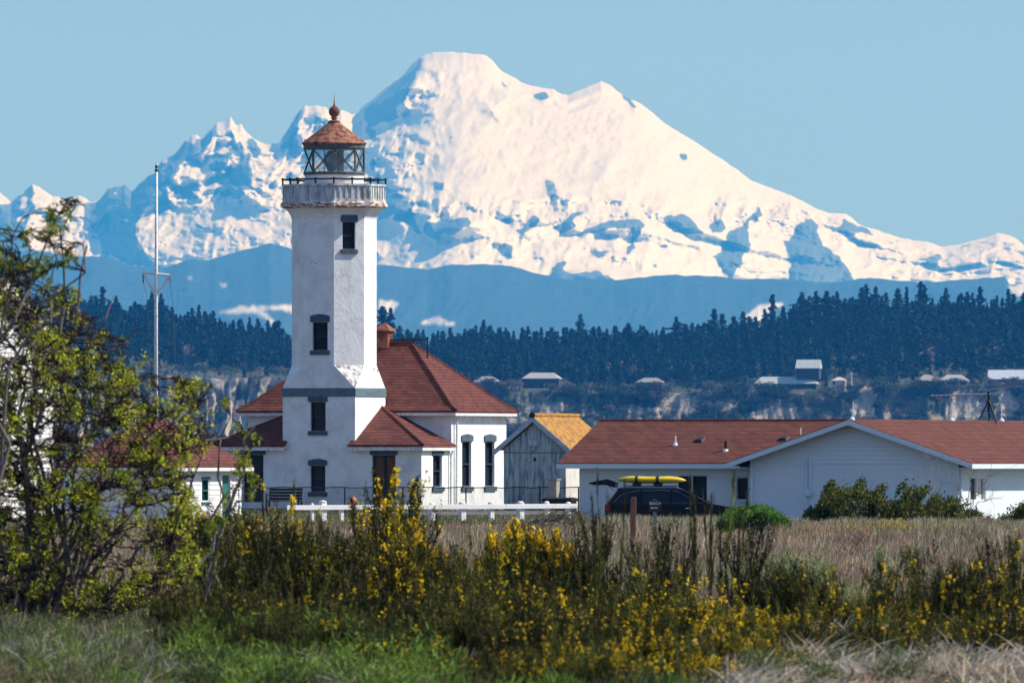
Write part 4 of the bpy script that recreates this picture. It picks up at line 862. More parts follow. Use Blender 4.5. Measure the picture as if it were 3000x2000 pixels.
# ---- conifers (unit height) with trunk in the same mesh
def conifer(seed, slim=1.0, ragged=.3, bare=.1):
    g = np.random.default_rng(seed); rb = Rib(); lv = 17
    cen = []; 
    for i in range(lv):
        h = bare+(1-bare)*(i/(lv-1))**.9; rad = slim*.17*(1-((h-bare)/(1-bare))**1.7)*(.75+ragged*g.random()*1.3)+.022
        if i > 3 and g.random() < .12*ragged*3: rad *= .45
        nb = max(3, int(13*rad/.2)+3)
        for j in range(nb):
            a = g.random()*6.283; rr = rad*(.55+.6*g.random()); d = np.array([math.cos(a), math.sin(a), 0])
            k = max(2, int(rr/.03))
            for q in range(k):
                f = (q+.6)/k; cen.append((*(d*rr*f)[:2], h-.05*f*f*rr/.2+g.normal()*.008, .05+.025*(1-f)))
    cen = np.array(cen); col = np.array([[.01,.034,.024]])*(.55+.9*g.random((len(cen), 1)))
    rb.leaves(cen[:, :3], cen[:, 3]*1.25, col, aspect=.75)
    tr = np.array([[[0,0,-.06],[0,0,.4],[0,0,.93]]]); rb.ribbons(np.repeat(tr, 2, 0), np.array([.016,.01,.003]), np.array([[.05,.04,.035]]*2), side=np.array([[[1,0,0]],[[0,1,0]]], float))
    return rb
def broadleaf(seed, col, n=170):
    g = np.random.default_rng(seed); rb = Rib(); c = []
    lob = [(g.normal()*.17, g.normal()*.17, .55+g.random()*.3, .16+g.random()*.12) for _ in range(6)]
    for x, y, z, r in lob:
        p = g.normal(size=(n//6, 3)); p /= np.linalg.norm(p, axis=1, keepdims=True); c.append(np.array([x,y,z])+p*r*g.random((len(p),1))**.4)
    c = np.concatenate(c); rb.leaves(c, .085, np.array([col])*(.6+.8*g.random((len(c),1))), aspect=.8)
    st = []; 
    for x, y, z, r in lob: st.append([[0,0,-.05],[x*.3,y*.3,.3],[x,y,z]])
    rb.ribbons(np.array(st), np.array([.03,.02,.008]), np.full((len(st),3), .07)); return rb
CM = []
for i, (sl_, rg_, br_) in enumerate([(1,.3,.08),(.85,.5,.15),(1.15,.6,.12),(.7,.4,.2),(1.3,.8,.3),(.95,.9,.35),(1.1,.45,.05),(.6,.9,.3)]):
    o = conifer(100+i, sl_, rg_, br_).build('conifer_tree', M['farleaf']); CM.append(o.data); bpy.data.objects.remove(o)
g = np.random.default_rng(3); trees = []
for row in range(9):
    px = -60-g.random()*20
    while px < 3080:
        step = (21 if row < 4 else 26)*(.6+.8*g.random()); px += step
        t_ = 1-row*.1; px += 14*(fbm(px/60,row*3.,77,2)-.5); sc_ = 1 if row else .9+.25*g.random()
        hpx = (118 if px > 1100 else 112)*(.6+.3*g.random()+.22*g.random()**4)*sc_*(.92 if row > 5 else 1)
        trees.append((px, t_+g.normal()*.02, hpx, row))
trees += [(1121,.9,175,0),(1144,.88,168,0),(2092,.9,150,0),(2262,.95,150,0),(1700,1,135,0)]
things = sorted(trees, key=lambda q: q[3])[:285]; rest = sorted(trees, key=lambda q: q[3])[285:]
for px, t_, hpx, row in things:
    p = farpt(px, min(t_, 1.0)); o = bpy.data.objects.new('conifer_tree', CM[int(g.integers(len(CM)))]); COL.objects.link(o)
    o.location = p; h = hpx*p.y/F; o.scale = (h*(1.05+.95*g.random()),)*2+(h,); o.rotation_euler = (0, 0, g.random()*6.28)
    lb = {1121:'taller of two lone firs showing just right of the white tower', 1144:'second of two lone firs just right of the tower, beside the cupola', 2092:'fir rising above its neighbours over the cottage wing, left of the snow patch', 2262:'tall fir standing in front of the low snow patch', 1700:'fir rising alone above the tree line over the middle of the cottage wing'}.get(px)
    tag(o, lb or 'dark conifer on the skyline of the wooded far shore', 'tree', 'conifers along the skyline of the far shore' if not lb else None)
allV, allQ, allC, nn = [], [], [], 0
cache = []
for me in CM:
    v = np.empty(len(me.vertices)*3, np.float32); me.vertices.foreach_get('co', v); f = np.empty(len(me.polygons)*4, np.int32); me.polygons.foreach_get('vertices', f); c = np.empty(len(me.vertices)*4, np.float32); me.attributes['tint'].data.foreach_get('color', c)
    cache.append((v.reshape(-1,3), f.reshape(-1,4), c.reshape(-1,4)[:, :3]))
def stuffadd(ch, p, h, w):
    global nn
    v, f, c = ch; a = g.random()*6.28; R_ = np.array([[math.cos(a), -math.sin(a), 0],[math.sin(a), math.cos(a), 0],[0,0,1]])
    allV.append((v@R_.T)*np.array([w,w,h])+np.array(p)); allQ.append(f+nn); allC.append(c); nn += len(v)
bl = [broadleaf(200+i, c) for i, c in enumerate([(.15,.11,.11),(.19,.14,.12),(.06,.09,.04),(.022,.045,.03)])]
blc = [(np.concatenate(r.V), np.concatenate(r.Q), np.concatenate(r.C)) for r in bl]
for px, t_, hpx, row in rest:
    p = farpt(px, max(t_, .1)); h = hpx*p.y/F; stuffadd(cache[int(g.integers(8))], p, h, h*(1+.3*g.random()))
for i in range(700):     # lower fringe: bare broadleaf trees and dark firs round the houses
    px = g.random()*3200-100; t_ = g.random()**1.5*.3+.01; p = farpt(px, t_); k = g.random(); lowh = 1
    if any(a-14 < px < b+14 for a, b in ((2206,2394),(2436,2500),(2686,2834),(2892,3060),(1528,1640),(1862,1942),(1386,1460))) and t_ < .07: continue
    lowh = .45 if t_ < .25 else 1
    if 2326 < px < 2406 and t_ < .45: continue
    if k < .42: h = lowh*(36+35*g.random())*p.y/F; stuffadd(blc[int(g.integers(3))], p, h, h*1.5)
    elif k < .8: h = lowh*(40+38*g.random())*p.y/F; stuffadd(blc[3], p, h, h*1.4)
    else: h = lowh*(65+40*g.random())*p.y/F; stuffadd(cache[int(g.integers(8))], p, h, h*1.2)
for i in range(2200):     # scrub on the bluff
    px = g.random()*3200-100; t_ = -g.random()*.96 if i > 420 else -.005-g.random()*.09
    if px < 1050 and g.random() < .75: continue
    pyy, yy_ = fargrid(np.array([px]), np.array([t_])); 
    k = (np.abs(PX[0]-px)).argmin(); j = (np.abs(T[:, 0]-t_)).argmin()
    if sand[j, k] > .6 or fbm(px/60, float(pyy[0])/30, 61, 3) < .37: continue
    p = Vector((X[j, k], Yd[j, k]-2, Z[j, k])); h = (14+22*g.random())*p.y/F; stuffadd(blc[int(g.choice([0,2,3,3]))], p, h, h*1.9)
for i in range(150):     # firs that come down to the edge of the bluff in the middle
    px = 960+g.random()*2200; t_ = .02+.2*g.random()
    if any(a-12 < px < b+12 for a, b in ((2206,2394),(2436,2500),(2686,2834),(2892,3060),(1528,1640))): continue
    p = farpt(px, t_); h = (50+50*g.random()**2)*p.y/F; stuffadd(cache[int(g.integers(8))], p, h, h*(1+.6*g.random()))
tag(npmesh('far_woodland', np.concatenate(allV), np.concatenate(allQ), M['farleaf'], np.concatenate(allC)), 'wooded slope and bluff scrub on the far shore', 'woodland', kind='stuff')

# ---- houses across the water
roofm = mat('far_roof_pale', (.46,.5,.5), .6, .1, .3); wallm = mat('far_wall', (.05,.05,.05), .8, .1, .4); wallp = mat('far_wall_pale', (.62,.52,.48), .8, .1, .4)
def farhouse(px0, px1, pyr, pye, pyb, label, rm=roofm, wm=wallm, d=14, hipd=True, t_=None):
    Yh = 8075; k = F/Yh; o = empty('far_house', (P((px0+px1)/2, 1340, Yh).x, Yh, P(0, pyb, Yh).z), R(-8), label, 'house', 'houses across the water')
    w = (px1-px0)/k/2; hr = (pyb-pyr)/k; he = (pyb-pye)/k; mb = MB(); mb.box(-w+.6,w-.6,0,d,-4,he); mb.build('wall', wm, o)
    r = MB(); i = min(d/2, 5) if hipd else 0; r.add([(-w,-1,he),(w,-1,he),(w,d+1,he),(-w,d+1,he),(-w+i,d/2,hr),(w-i,d/2,hr),(-w,-1,he-.3),(w,-1,he-.3),(w,d+1,he-.3),(-w,d+1,he-.3)], [(0,1,5,4),(1,2,5),(2,3,4,5),(3,0,4),(0,6,7,1),(1,7,8,2),(2,8,9,3),(3,9,6,0),(6,9,8,7)]); r.build('roof', rm, o)
    q = MB(); n_ = max(2, int(w/3))
    for j in range(n_):
        x = -w+1.8+(2*w-3.6)*j/(n_-1); q.box(x-.7,x+.7,-.06,-.004,he*.3,he*.8)
    q.build('window', M['pane'], o)
    return o
farhouse(2206,2394,1103,1123,1134, 'longest low house on the bluff across the water, pale roof', wm=wallm)
farhouse(2330,2402,1053,1078,1092, 'grey-roofed house up among the trees behind the longest far house', hipd=False)
farhouse(2436,2478,1104,1114,1132, 'small pinkish far house beside the far flagpole', rm=wallp, wm=wallp, d=8)
farhouse(2686,2742,1097,1114,1124, 'short grey far house, left of a longer one', rm=mat('far_roof_grey', (.42,.38,.38), .7, .1, .3), d=9)
farhouse(2750,2834,1097,1114,1124, 'medium long grey far house between the short one and the brightest roof', rm=mat('far_roof_grey2', (.42,.4,.4), .7, .1, .3))
farhouse(2892,3060,1083,1110,1122, 'far house with the brightest pale roof, at the right edge', rm=mat('far_roof_bright', (.62,.66,.74), .6, .1, .3), hipd=False)
farhouse(1528,1640,1091,1108,1120, 'far house in the trees above the corrugated shed', rm=mat('far_roof_mauve', (.42,.4,.4), .7, .1, .3))
farhouse(1862,1942,1106,1119,1130, 'dim low far house among trees left of the longest far house', rm=mat('far_roof_dim', (.3,.29,.29), .7, .1, .3))
farhouse(1386,1460,1102,1118,1128, 'far house just right of the red main roof', rm=mat('far_roof_dim2', (.32,.31,.33), .7, .1, .3))
fp = empty('far_flagpole', P(2495, 1140, 8055), 0, 'flagpole with a pale flag on the far bluff', 'flagpole')
t = MB(); t.tube([(0,0,0),(0,0,12)], .25, 6); t.build('pole', M['white'], fp); t = MB(); t.add([(0,0,8),(-3.8,.5,8.3),(-3.6,.3,10.8),(-1.8,-.4,11.2),(0,0,11.2),(-1.8,.4,8)], [(0,5,3,4),(5,1,2,3)]); t.build('flag', mat('flag_cloth', (.7,.5,.55), .8, .3, .5), fp)

# ================================================================ MOUNTAINS
crest = [(-700,620),(-300,570),(0,564),(15,574),(33,592),(66,559),(97,539),(122,554),(153,574),(194,587),(235,572),(265,592),(286,590),(316,554),(367,544),(385,562),(423,526),(454,508),(474,467),(510,452),(541,416),(574,391),(592,406),(612,386),(638,355),(656,355),(676,342),(694,370),(707,363),(724,391),(745,406),(781,424),(816,419),(837,391),(862,345),(888,314),(923,307),(954,312),(969,330),(1003,322),(1031,335),(1048,332),(1066,309),(1102,279),(1138,248),(1179,222),(1204,192),(1235,164),(1265,155),(1316,152),(1383,157),(1423,162),(1444,179),(1469,207),(1510,230),(1541,248),(1587,258),(1622,261),(1633,271),(1663,278),(1704,261),(1730,250),(1760,237),(1786,248),(1816,273),(1842,289),(1878,304),(1918,335),(1944,360),(1995,391),(2046,421),(2077,442),(2100,457),(2163,500),(2201,529),(2268,553),(2335,581),(2392,610),(2430,624),(2478,627),(2497,639),(2516,658),(2564,672),(2622,691),(2670,703),(2717,708),(2760,722),(2813,715),(2885,696),(2923,682),(2956,689),(3000,710),(3300,690),(3700,740)]
ROCK_SHADE = [ # outlines of rocky faces and of mountain shade painted dark, with strength
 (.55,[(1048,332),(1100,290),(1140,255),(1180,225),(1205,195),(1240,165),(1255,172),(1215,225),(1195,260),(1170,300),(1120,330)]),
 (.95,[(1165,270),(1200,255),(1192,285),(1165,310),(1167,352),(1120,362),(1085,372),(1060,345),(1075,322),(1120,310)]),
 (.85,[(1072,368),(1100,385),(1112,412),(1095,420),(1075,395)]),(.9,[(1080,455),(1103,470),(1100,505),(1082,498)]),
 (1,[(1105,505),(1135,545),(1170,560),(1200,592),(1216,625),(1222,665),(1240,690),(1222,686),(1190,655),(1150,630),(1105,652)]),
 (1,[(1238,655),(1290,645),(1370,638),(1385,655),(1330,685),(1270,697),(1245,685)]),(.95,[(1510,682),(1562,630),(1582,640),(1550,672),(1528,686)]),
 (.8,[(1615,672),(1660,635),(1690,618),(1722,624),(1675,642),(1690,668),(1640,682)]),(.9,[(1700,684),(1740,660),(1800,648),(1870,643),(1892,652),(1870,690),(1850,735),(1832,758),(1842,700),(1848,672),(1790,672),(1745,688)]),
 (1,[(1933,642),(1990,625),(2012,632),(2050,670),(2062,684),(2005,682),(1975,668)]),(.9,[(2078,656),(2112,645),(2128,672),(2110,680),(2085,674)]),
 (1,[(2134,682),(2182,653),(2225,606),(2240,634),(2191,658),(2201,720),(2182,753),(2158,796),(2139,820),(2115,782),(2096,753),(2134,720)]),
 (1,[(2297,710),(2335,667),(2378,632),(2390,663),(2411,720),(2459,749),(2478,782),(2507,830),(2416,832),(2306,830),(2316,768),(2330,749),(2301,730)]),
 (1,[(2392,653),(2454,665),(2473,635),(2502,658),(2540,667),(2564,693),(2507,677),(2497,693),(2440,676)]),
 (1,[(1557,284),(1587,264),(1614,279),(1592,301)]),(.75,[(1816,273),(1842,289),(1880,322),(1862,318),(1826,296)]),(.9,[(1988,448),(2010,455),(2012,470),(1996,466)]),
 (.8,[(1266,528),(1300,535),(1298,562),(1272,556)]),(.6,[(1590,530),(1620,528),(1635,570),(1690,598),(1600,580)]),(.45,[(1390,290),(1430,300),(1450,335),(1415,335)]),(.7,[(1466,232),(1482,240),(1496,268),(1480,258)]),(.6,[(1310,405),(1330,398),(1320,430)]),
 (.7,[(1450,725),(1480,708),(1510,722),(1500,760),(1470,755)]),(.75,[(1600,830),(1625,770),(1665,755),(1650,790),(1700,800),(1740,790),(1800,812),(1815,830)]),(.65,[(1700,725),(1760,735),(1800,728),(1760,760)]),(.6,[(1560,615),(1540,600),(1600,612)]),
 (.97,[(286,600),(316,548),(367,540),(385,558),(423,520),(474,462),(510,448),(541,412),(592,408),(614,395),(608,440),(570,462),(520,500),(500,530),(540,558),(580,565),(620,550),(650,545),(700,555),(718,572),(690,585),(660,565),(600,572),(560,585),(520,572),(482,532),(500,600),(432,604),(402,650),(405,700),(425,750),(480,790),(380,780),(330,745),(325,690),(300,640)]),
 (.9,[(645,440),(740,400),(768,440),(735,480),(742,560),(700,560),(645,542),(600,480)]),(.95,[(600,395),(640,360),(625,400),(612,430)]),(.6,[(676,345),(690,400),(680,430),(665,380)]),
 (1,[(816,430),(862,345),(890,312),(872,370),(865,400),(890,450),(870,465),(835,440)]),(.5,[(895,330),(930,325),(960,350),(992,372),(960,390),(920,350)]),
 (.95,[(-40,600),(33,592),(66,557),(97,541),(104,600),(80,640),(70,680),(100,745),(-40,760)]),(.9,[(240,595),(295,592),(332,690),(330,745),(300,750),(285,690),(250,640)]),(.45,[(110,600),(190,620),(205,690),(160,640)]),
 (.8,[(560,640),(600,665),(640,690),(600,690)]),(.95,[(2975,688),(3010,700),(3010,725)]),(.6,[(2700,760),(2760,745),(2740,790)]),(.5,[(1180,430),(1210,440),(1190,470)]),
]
def boxblur(a, r, ax):
    k = 2*r+1; p = np.pad(a, [(r+1, r) if i == ax else (0, 0) for i in range(2)], mode='edge'); c = np.cumsum(p, axis=ax)
    return (np.take(c, range(k, c.shape[ax]), axis=ax)-np.take(c, range(0, c.shape[ax]-k), axis=ax))/k
px = np.arange(-700, 3701, 4.0); cr = np.interp(px, [c[0] for c in crest], [c[1] for c in crest])
cr = cr-5*(fbm(px/14, 0*px, 71, 3)-.5)*(1+1.2*(px < 1000))
rows = np.arange(0, 1.0001, 1/190.); PX, T = np.meshgrid(px, rows); base = 900.
PY = cr[None]+(base-cr[None])*T
dist = PY-cr[None]; crs = boxblur(boxblur(cr[None], 34, 1), 34, 1); dist2 = PY-crs
wxx = PX+(fbm(PX/22, PY/22, 81)-.5)*22+(fbm(PX/7, PY/7, 83)-.5)*7; wyy = PY+(fbm(PX/22, PY/22, 82)-.5)*22+(fbm(PX/7, PY/7, 84)-.5)*7
rock_shade = np.zeros_like(PX)
for st_, pl in ROCK_SHADE: rock_shade = np.maximum(rock_shade, inpoly(wxx, wyy, pl)*st_)
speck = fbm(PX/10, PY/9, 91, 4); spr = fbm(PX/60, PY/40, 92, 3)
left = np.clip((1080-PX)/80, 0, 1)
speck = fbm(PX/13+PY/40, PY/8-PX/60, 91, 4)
rock_shade = np.maximum(rock_shade, (speck > .67)*(spr > .52)*.7*(.25+.75*left)); rock_shade = np.maximum(rock_shade, ((speck > .67)*(PY > 650)*(spr > .5)*(PX < 2500)*(PX > 1080))*.55)
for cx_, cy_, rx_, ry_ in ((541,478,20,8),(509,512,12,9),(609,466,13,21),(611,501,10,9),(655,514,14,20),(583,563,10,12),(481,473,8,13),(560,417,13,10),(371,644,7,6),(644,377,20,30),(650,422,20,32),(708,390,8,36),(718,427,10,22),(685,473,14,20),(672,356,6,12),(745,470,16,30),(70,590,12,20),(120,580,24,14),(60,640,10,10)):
    rock_shade = np.where(((wxx-cx_)/rx_)**2+((wyy-cy_)/ry_)**2 < 1, 0, rock_shade)
rock_shade = np.where((rock_shade > .85) & (speck > .7) & (PX < 860) & (PY < 600), .15, rock_shade)
rock_shade = np.maximum(rock_shade, (fbm(PX/16+PY/50, PY/9, 95, 4) > .58)*.5*np.clip((PX-2500)/80,0,1)*(PY > 700))
rb_ = boxblur(boxblur(rock_shade, 1, 0), 1, 1)
# relief: rocky and shade-painted patches look left, so the land comes towards the camera across them and falls back beyond
b_ = np.zeros_like(PX); cur = np.zeros(PX.shape[0]); dec = .965
for i in range(PX.shape[1]): cur = cur*dec+rb_[:, i]*4*1.6*.6; b_[:, i] = cur
b_ = boxblur(boxblur(b_, 3, 0), 1, 1)
wrp = (fbm(PX/90, PY/90, 96)-.5)*60
rid = fbm((PX+wrp+PY*.35)/95, (PY-PX*.12)/70, 97, 5, ridged=True)
ctr = np.clip((PX-1150)/150, 0, 1)*np.clip((2500-PX)/300, 0, 1)*np.clip((640-PY)/80, 0, 1)
lowl = np.clip((PY-560)/60, 0, 1)*np.clip((900-PX)/100, 0, 1)
rel = (rid-.5)*(85-66*ctr-50*lowl-45*np.clip((PY-640)/40,0,1)*np.clip((PX-1080)/60,0,1))+(fbm((PX+wrp)/24, PY/20, 98, 4, ridged=True)-.5)*(18-15*ctr-8*lowl-11*np.clip((PY-640)/40,0,1)*np.clip((PX-1080)/60,0,1))
fade = np.clip(dist/26, 0, 1)
KM = 1.0; DEP = 32000-dist2*6-np.clip(dist,0,60)*3-fade*(b_*5.5+rel*5.5)
# flanks: the whole massif leans round to the left west of the summit
DEP += np.clip((1250-PX)/200, 0, 1)*np.clip((PX-1000)/60, 0, 1)*np.clip((420-PY)/60, 0, 1)*(1250-PX)*7
DEP *= 1.9
X = (PX-1500)*DEP/F; Z = EYE+(HZ-PY)*DEP/F
# back side of the range
bk = []
for k, (dy, dz) in enumerate(((1800,.75),(4600,.3),(7000,-.02))): bk.append((X[0]*(1+dy/32000), DEP[0]+dy, Z[0]*dz))
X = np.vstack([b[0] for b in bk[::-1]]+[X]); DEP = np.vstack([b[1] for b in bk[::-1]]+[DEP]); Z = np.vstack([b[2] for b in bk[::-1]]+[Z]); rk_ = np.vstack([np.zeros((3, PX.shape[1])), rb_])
m, nt, b = nodes('snow_rock_and_shade'); L = nt.links.new; b.inputs['Roughness'].default_value = .9; b.inputs['Specular IOR Level'].default_value = .1
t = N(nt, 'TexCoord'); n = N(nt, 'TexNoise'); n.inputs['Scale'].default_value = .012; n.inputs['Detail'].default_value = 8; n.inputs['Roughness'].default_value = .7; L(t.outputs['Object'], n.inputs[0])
a_ = attr(nt, 'rock_shade'); ad = N(nt, 'Math', operation='MULTIPLY_ADD'); L(n.outputs[0], ad.inputs[0]); ad.inputs[1].default_value = .9; L(a_.outputs['Fac'], ad.inputs[2])
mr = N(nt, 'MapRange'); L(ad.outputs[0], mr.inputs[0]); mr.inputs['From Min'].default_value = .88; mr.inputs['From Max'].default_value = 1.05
mx = N(nt, 'Mix', data_type='RGBA'); L(mr.outputs[0], mx.inputs['Factor']); mx.inputs['A'].default_value = (.57,.56,.55,1); mx.inputs['B'].default_value = (.1,.135,.18,1); L(mx.outputs['Result'], b.inputs['Base Color'])  # dark tone covers bare rocky ground and shade painted onto the snow
bp = N(nt, 'Bump'); bp.inputs['Distance'].default_value = 9; bp.inputs['Strength'].default_value = .8; n2 = N(nt, 'TexNoise'); n2.inputs['Scale'].default_value = .0032; n2.inputs['Detail'].default_value = 6; L(t.outputs['Object'], n2.inputs[0]); L(n2.outputs[0], bp.inputs['Height']); L(bp.outputs[0], b.inputs['Normal'])
nr_, nc = X.shape; idx = (np.arange(nr_-1)[:,None]*nc+np.arange(nc-1)[None]).ravel()
npmesh('snowy_mountains', np.stack([X.ravel(), DEP.ravel(), Z.ravel()], 1), np.stack([idx+nc, idx+nc+1, idx+1, idx], 1), m, attrs=dict(rock_shade=rk_), smooth=True)['kind'] = 'structure'
# foothills
fc_ = [(-700,730),(0,741),(102,740),(194,750),(306,752),(357,768),(408,784),(485,784),(551,760),(612,762),(700,735),(791,712),(857,730),(950,760),(1107,773),(1250,789),(1316,777),(1423,773),(1490,779),(1587,804),(1638,814),(1714,824),(1816,819),(1959,804),(2100,810),(2167,818),(2287,818),(2411,830),(2550,813),(2717,830),(2885,813),(2945,812),(2958,835),(3100,828),(3700,800)]
SNW = [[(640,918),(700,897),(780,897),(860,893),(862,915),(800,903),(772,910),(800,935),(815,962),(780,935),(740,915)],[(1225,947),(1262,931),(1292,928),(1330,952)],[(2183,935),(2225,890),(2298,888),(2292,900),(2250,912),(2240,955)],[(1107,878),(1168,884),(1142,930),(1108,945)],[(535,812),(565,815),(560,820)],[(640,833),(662,832),(655,842)],[(2955,840),(3010,825),(3010,865),(2975,868)]]
px = np.arange(-700, 3701, 3.0); cr = np.interp(px, [c[0] for c in fc_], [c[1] for c in fc_])-6*(fbm(px/30, 0*px, 101, 3)-.5)
rows = np.linspace(0, 1, 150); PX, T = np.meshgrid(px, rows); PY = cr[None]+(1330-cr[None])*T
DEP = 25500-(PY-cr[None])*14-np.clip((PY-cr)/20, 0, 1)*(fbm(PX/120+PY/200, PY/90, 103, 4, ridged=True)-.5)*350
DEP *= 1.9
wxx = PX+(fbm(PX/16, PY/16, 105)-.5)*22; wyy = PY+(fbm(PX/14, PY/14, 106)-.5)*12; sn = np.zeros_like(PX)
for pl in SNW: sn = np.maximum(sn, inpoly(wxx, wyy, pl)*1.)
sn = boxblur(boxblur(sn, 1, 0), 1, 1)
X = (PX-1500)*DEP/F; Z = EYE+(HZ-PY)*DEP/F
X = np.vstack([X[0]*1.08, X]); Z = np.vstack([Z[0]*.1, Z]); DEP = np.vstack([DEP[0]+3500, DEP]); sn = np.vstack([sn[0], sn])
m, nt, b = nodes('wooded_foothill'); L = nt.links.new; b.inputs['Roughness'].default_value = .95; t = N(nt, 'TexCoord'); n = N(nt, 'TexNoise'); n.inputs['Scale'].default_value = .004; n.inputs['Detail'].default_value = 8; L(t.outputs['Object'], n.inputs[0])
r0 = N(nt, 'ValToRGB'); L(n.outputs[0], r0.inputs[0]); r0.color_ramp.elements[0].position = .35; r0.color_ramp.elements[0].color = (.005,.022,.022,1); r0.color_ramp.elements[1].position = .7; r0.color_ramp.elements[1].color = (.012,.04,.035,1)
bp = N(nt, 'Bump'); bp.inputs['Distance'].default_value = 60; n2 = N(nt, 'TexNoise'); n2.inputs['Scale'].default_value = .002; n2.inputs['Detail'].default_value = 9; n2.inputs['Roughness'].default_value = .7; L(t.outputs['Object'], n2.inputs[0]); L(n2.outputs[0], bp.inputs['Height']); L(bp.outputs[0], b.inputs['Normal'])
mx = N(nt, 'Mix', data_type='RGBA'); L(attr(nt, 'snow').outputs['Fac'], mx.inputs['Factor']); L(r0.outputs[0], mx.inputs['A']); mx.inputs['B'].default_value = (.6,.6,.6,1); L(mx.outputs['Result'], b.inputs['Base Color'])
nr_, nc = X.shape; idx = (np.arange(nr_-1)[:,None]*nc+np.arange(nc-1)[None]).ravel()
npmesh('foothills', np.stack([X.ravel(), DEP.ravel(), Z.ravel()], 1), np.stack([idx+nc, idx+nc+1, idx+1, idx], 1), m, attrs=dict(snow=sn), smooth=True)['kind'] = 'structure'
# ---------------------------------------------------------------- the air
m = bpy.data.materials.new('haze_air'); m.use_nodes = True; nt = m.node_tree; nt.nodes.clear(); o_ = nt.nodes.new('ShaderNodeOutputMaterial'); v = nt.nodes.new('ShaderNodeVolumePrincipled')
v.inputs['Color'].default_value = (.04,.36,1,1); v.inputs['Density'].default_value = 2.7e-5; v.inputs['Absorption Color'].default_value = (1,1,1,1); v.inputs['Anisotropy'].default_value = 0
nt.links.new(v.outputs[0], o_.inputs['Volume'])
t = MB(); t.box(-12000, 12000, -600, 70000, -6.5, 2400); hb = t.build('haze', m); tag(hb, kind='stuff')
SC.cycles.volume_step_rate = 4
# ================================================================ VEGETATION
def ypix(px, py):
    Yv = np.full(np.shape(px), 200.); px = np.asarray(px, float); py = np.asarray(py, float)
    for _ in range(14):
        X = (px-1500)*Yv/F; Yn = F*(EYE-gz(X, Yv))/np.maximum(py-HZ, 20); Yv = .5*Yv+.5*np.clip(Yn, 110, 335)
    return Yv
def tufts(X, Y, h, nb, wid, col, lean=.35, curl=.3, spread=.08, wind=.08):
    """blades for each tuft: X, Y, h (m,), col (m,3) -> ribbon arrays"""
    m_ = len(X); X = np.repeat(X, nb); Y = np.repeat(Y, nb); h = np.repeat(h, nb)*(.55+.6*rng.random(m_*nb)); c = np.repeat(col, nb, 0)*(.65+.7*rng.random((m_*nb,1)))
    x = X+rng.normal(size=m_*nb)*spread; y = Y+rng.normal(size=m_*nb)*spread; z = gz(x, y)-.03
    a = rng.random(m_*nb)*6.283; l = rng.random(m_*nb)*lean*h; dx = np.cos(a)*l+wind*h; dy = np.sin(a)*l
    t = np.array([0,.4,.75,1.]); pts = np.zeros((m_*nb, 4, 3)); k = curl*rng.random(m_*nb)
    for i, tt in enumerate(t):
        pts[:, i, 0] = x+dx*tt**1.7; pts[:, i, 1] = y+dy*tt**1.7; pts[:, i, 2] = z+h*(tt-k*tt**3*.6)
    return pts, np.array([1,.9,.6,.15])*wid, c
def mixcol(n, cols, w):
    i = rng.choice(len(cols), n, p=np.array(w)/sum(w)); return np.array(cols, float)[i]
STRAW = (.5,.4,.27); TAN = (.43,.275,.17); MAUVE = (.28,.19,.14); PALE = (.62,.55,.42); OLIVE = (.13,.14,.04); GREEN = (.1,.17,.035); DKG = (.03,.048,.014); SAGE = (.19,.22,.13); GREY = (.42,.39,.34)
# ---- dry field, 200 to 400 m
fg = Rib()
n = 15000; px = rng.random(n)*3300-150; py = 1560+rng.random(n)**1.0*230; Yv = ypix(px, py); X = (px-1500)*Yv/F
p1 = fbm(X*.35, Yv*.06, 301, 4); p2 = fbm(X*.9, Yv*.2, 302, 3)
c = mixcol(n, [TAN, MAUVE, STRAW, GREY, OLIVE], [5,5,2,1,1]); c = np.where((p1 > .56)[:, None], c*.62+np.array(MAUVE)*.2, c); c = np.where((p2 > .63)[:, None], mixcol(n, [OLIVE, SAGE, STRAW], [2,2,2]), c)
c = np.where(((px < 1700) & (p1 < .5))[:, None], mixcol(n, [STRAW, OLIVE, TAN], [3,2,2]), c)
c = c*(.55+.9*fbm(X*1.4, Yv*.25, 305, 3))[:, None]*1.1
fg.ribbons(*tufts(X, Yv, .1+.75*p2*(.4+fbm(X*2, Yv*.3, 306, 2)), 9, .022, c, spread=.16))
n = 9000; px = rng.random(n)*3300-150; Yv = 250+rng.random(n)*85; X = (px-1500)*Yv/F; c = mixcol(n, [TAN, MAUVE, STRAW, PALE, OLIVE, SAGE], [5,4,3,1,1.8,1]); p1 = fbm(X*.4, Yv*.08, 311, 3); c = c*(.5+1.1*fbm(X*.8, Yv*.1, 312, 3))[:, None]
fg.ribbons(*tufts(X, Yv, .3+.25*p1, 9, .022, c, spread=.18))
# berm in front of the car: taller, pale and green mixed
n = 4200; px = 1600+rng.random(n)*1550; Yv = 322+rng.random(n)*26; X = (px-1500)*Yv/F; c = mixcol(n, [PALE, STRAW, OLIVE, SAGE, TAN], [3,3,3,2,2])
hh_ = .34+.3*fbm(X*.9, Yv*.1, 321, 3)-.12*(px > 2250); fg.ribbons(*tufts(X, Yv, hh_, 10, .022, c, spread=.14, lean=.5))
n = 2500; px = 560+rng.random(n)*1150; Yv = 335+rng.random(n)*40; X = (px-1500)*Yv/F; c = mixcol(n, [PALE, STRAW, OLIVE, TAN], [3,3,2,2]); fg.ribbons(*tufts(X, Yv, .12+.35*rng.random(n)*(px > 1560), 9, .022, c, spread=.15, lean=.5))
tag(fg.build('dry_field_grass', M['blade']), 'dry brown and straw coloured grass of the field before the buildings', 'grass', kind='stuff')
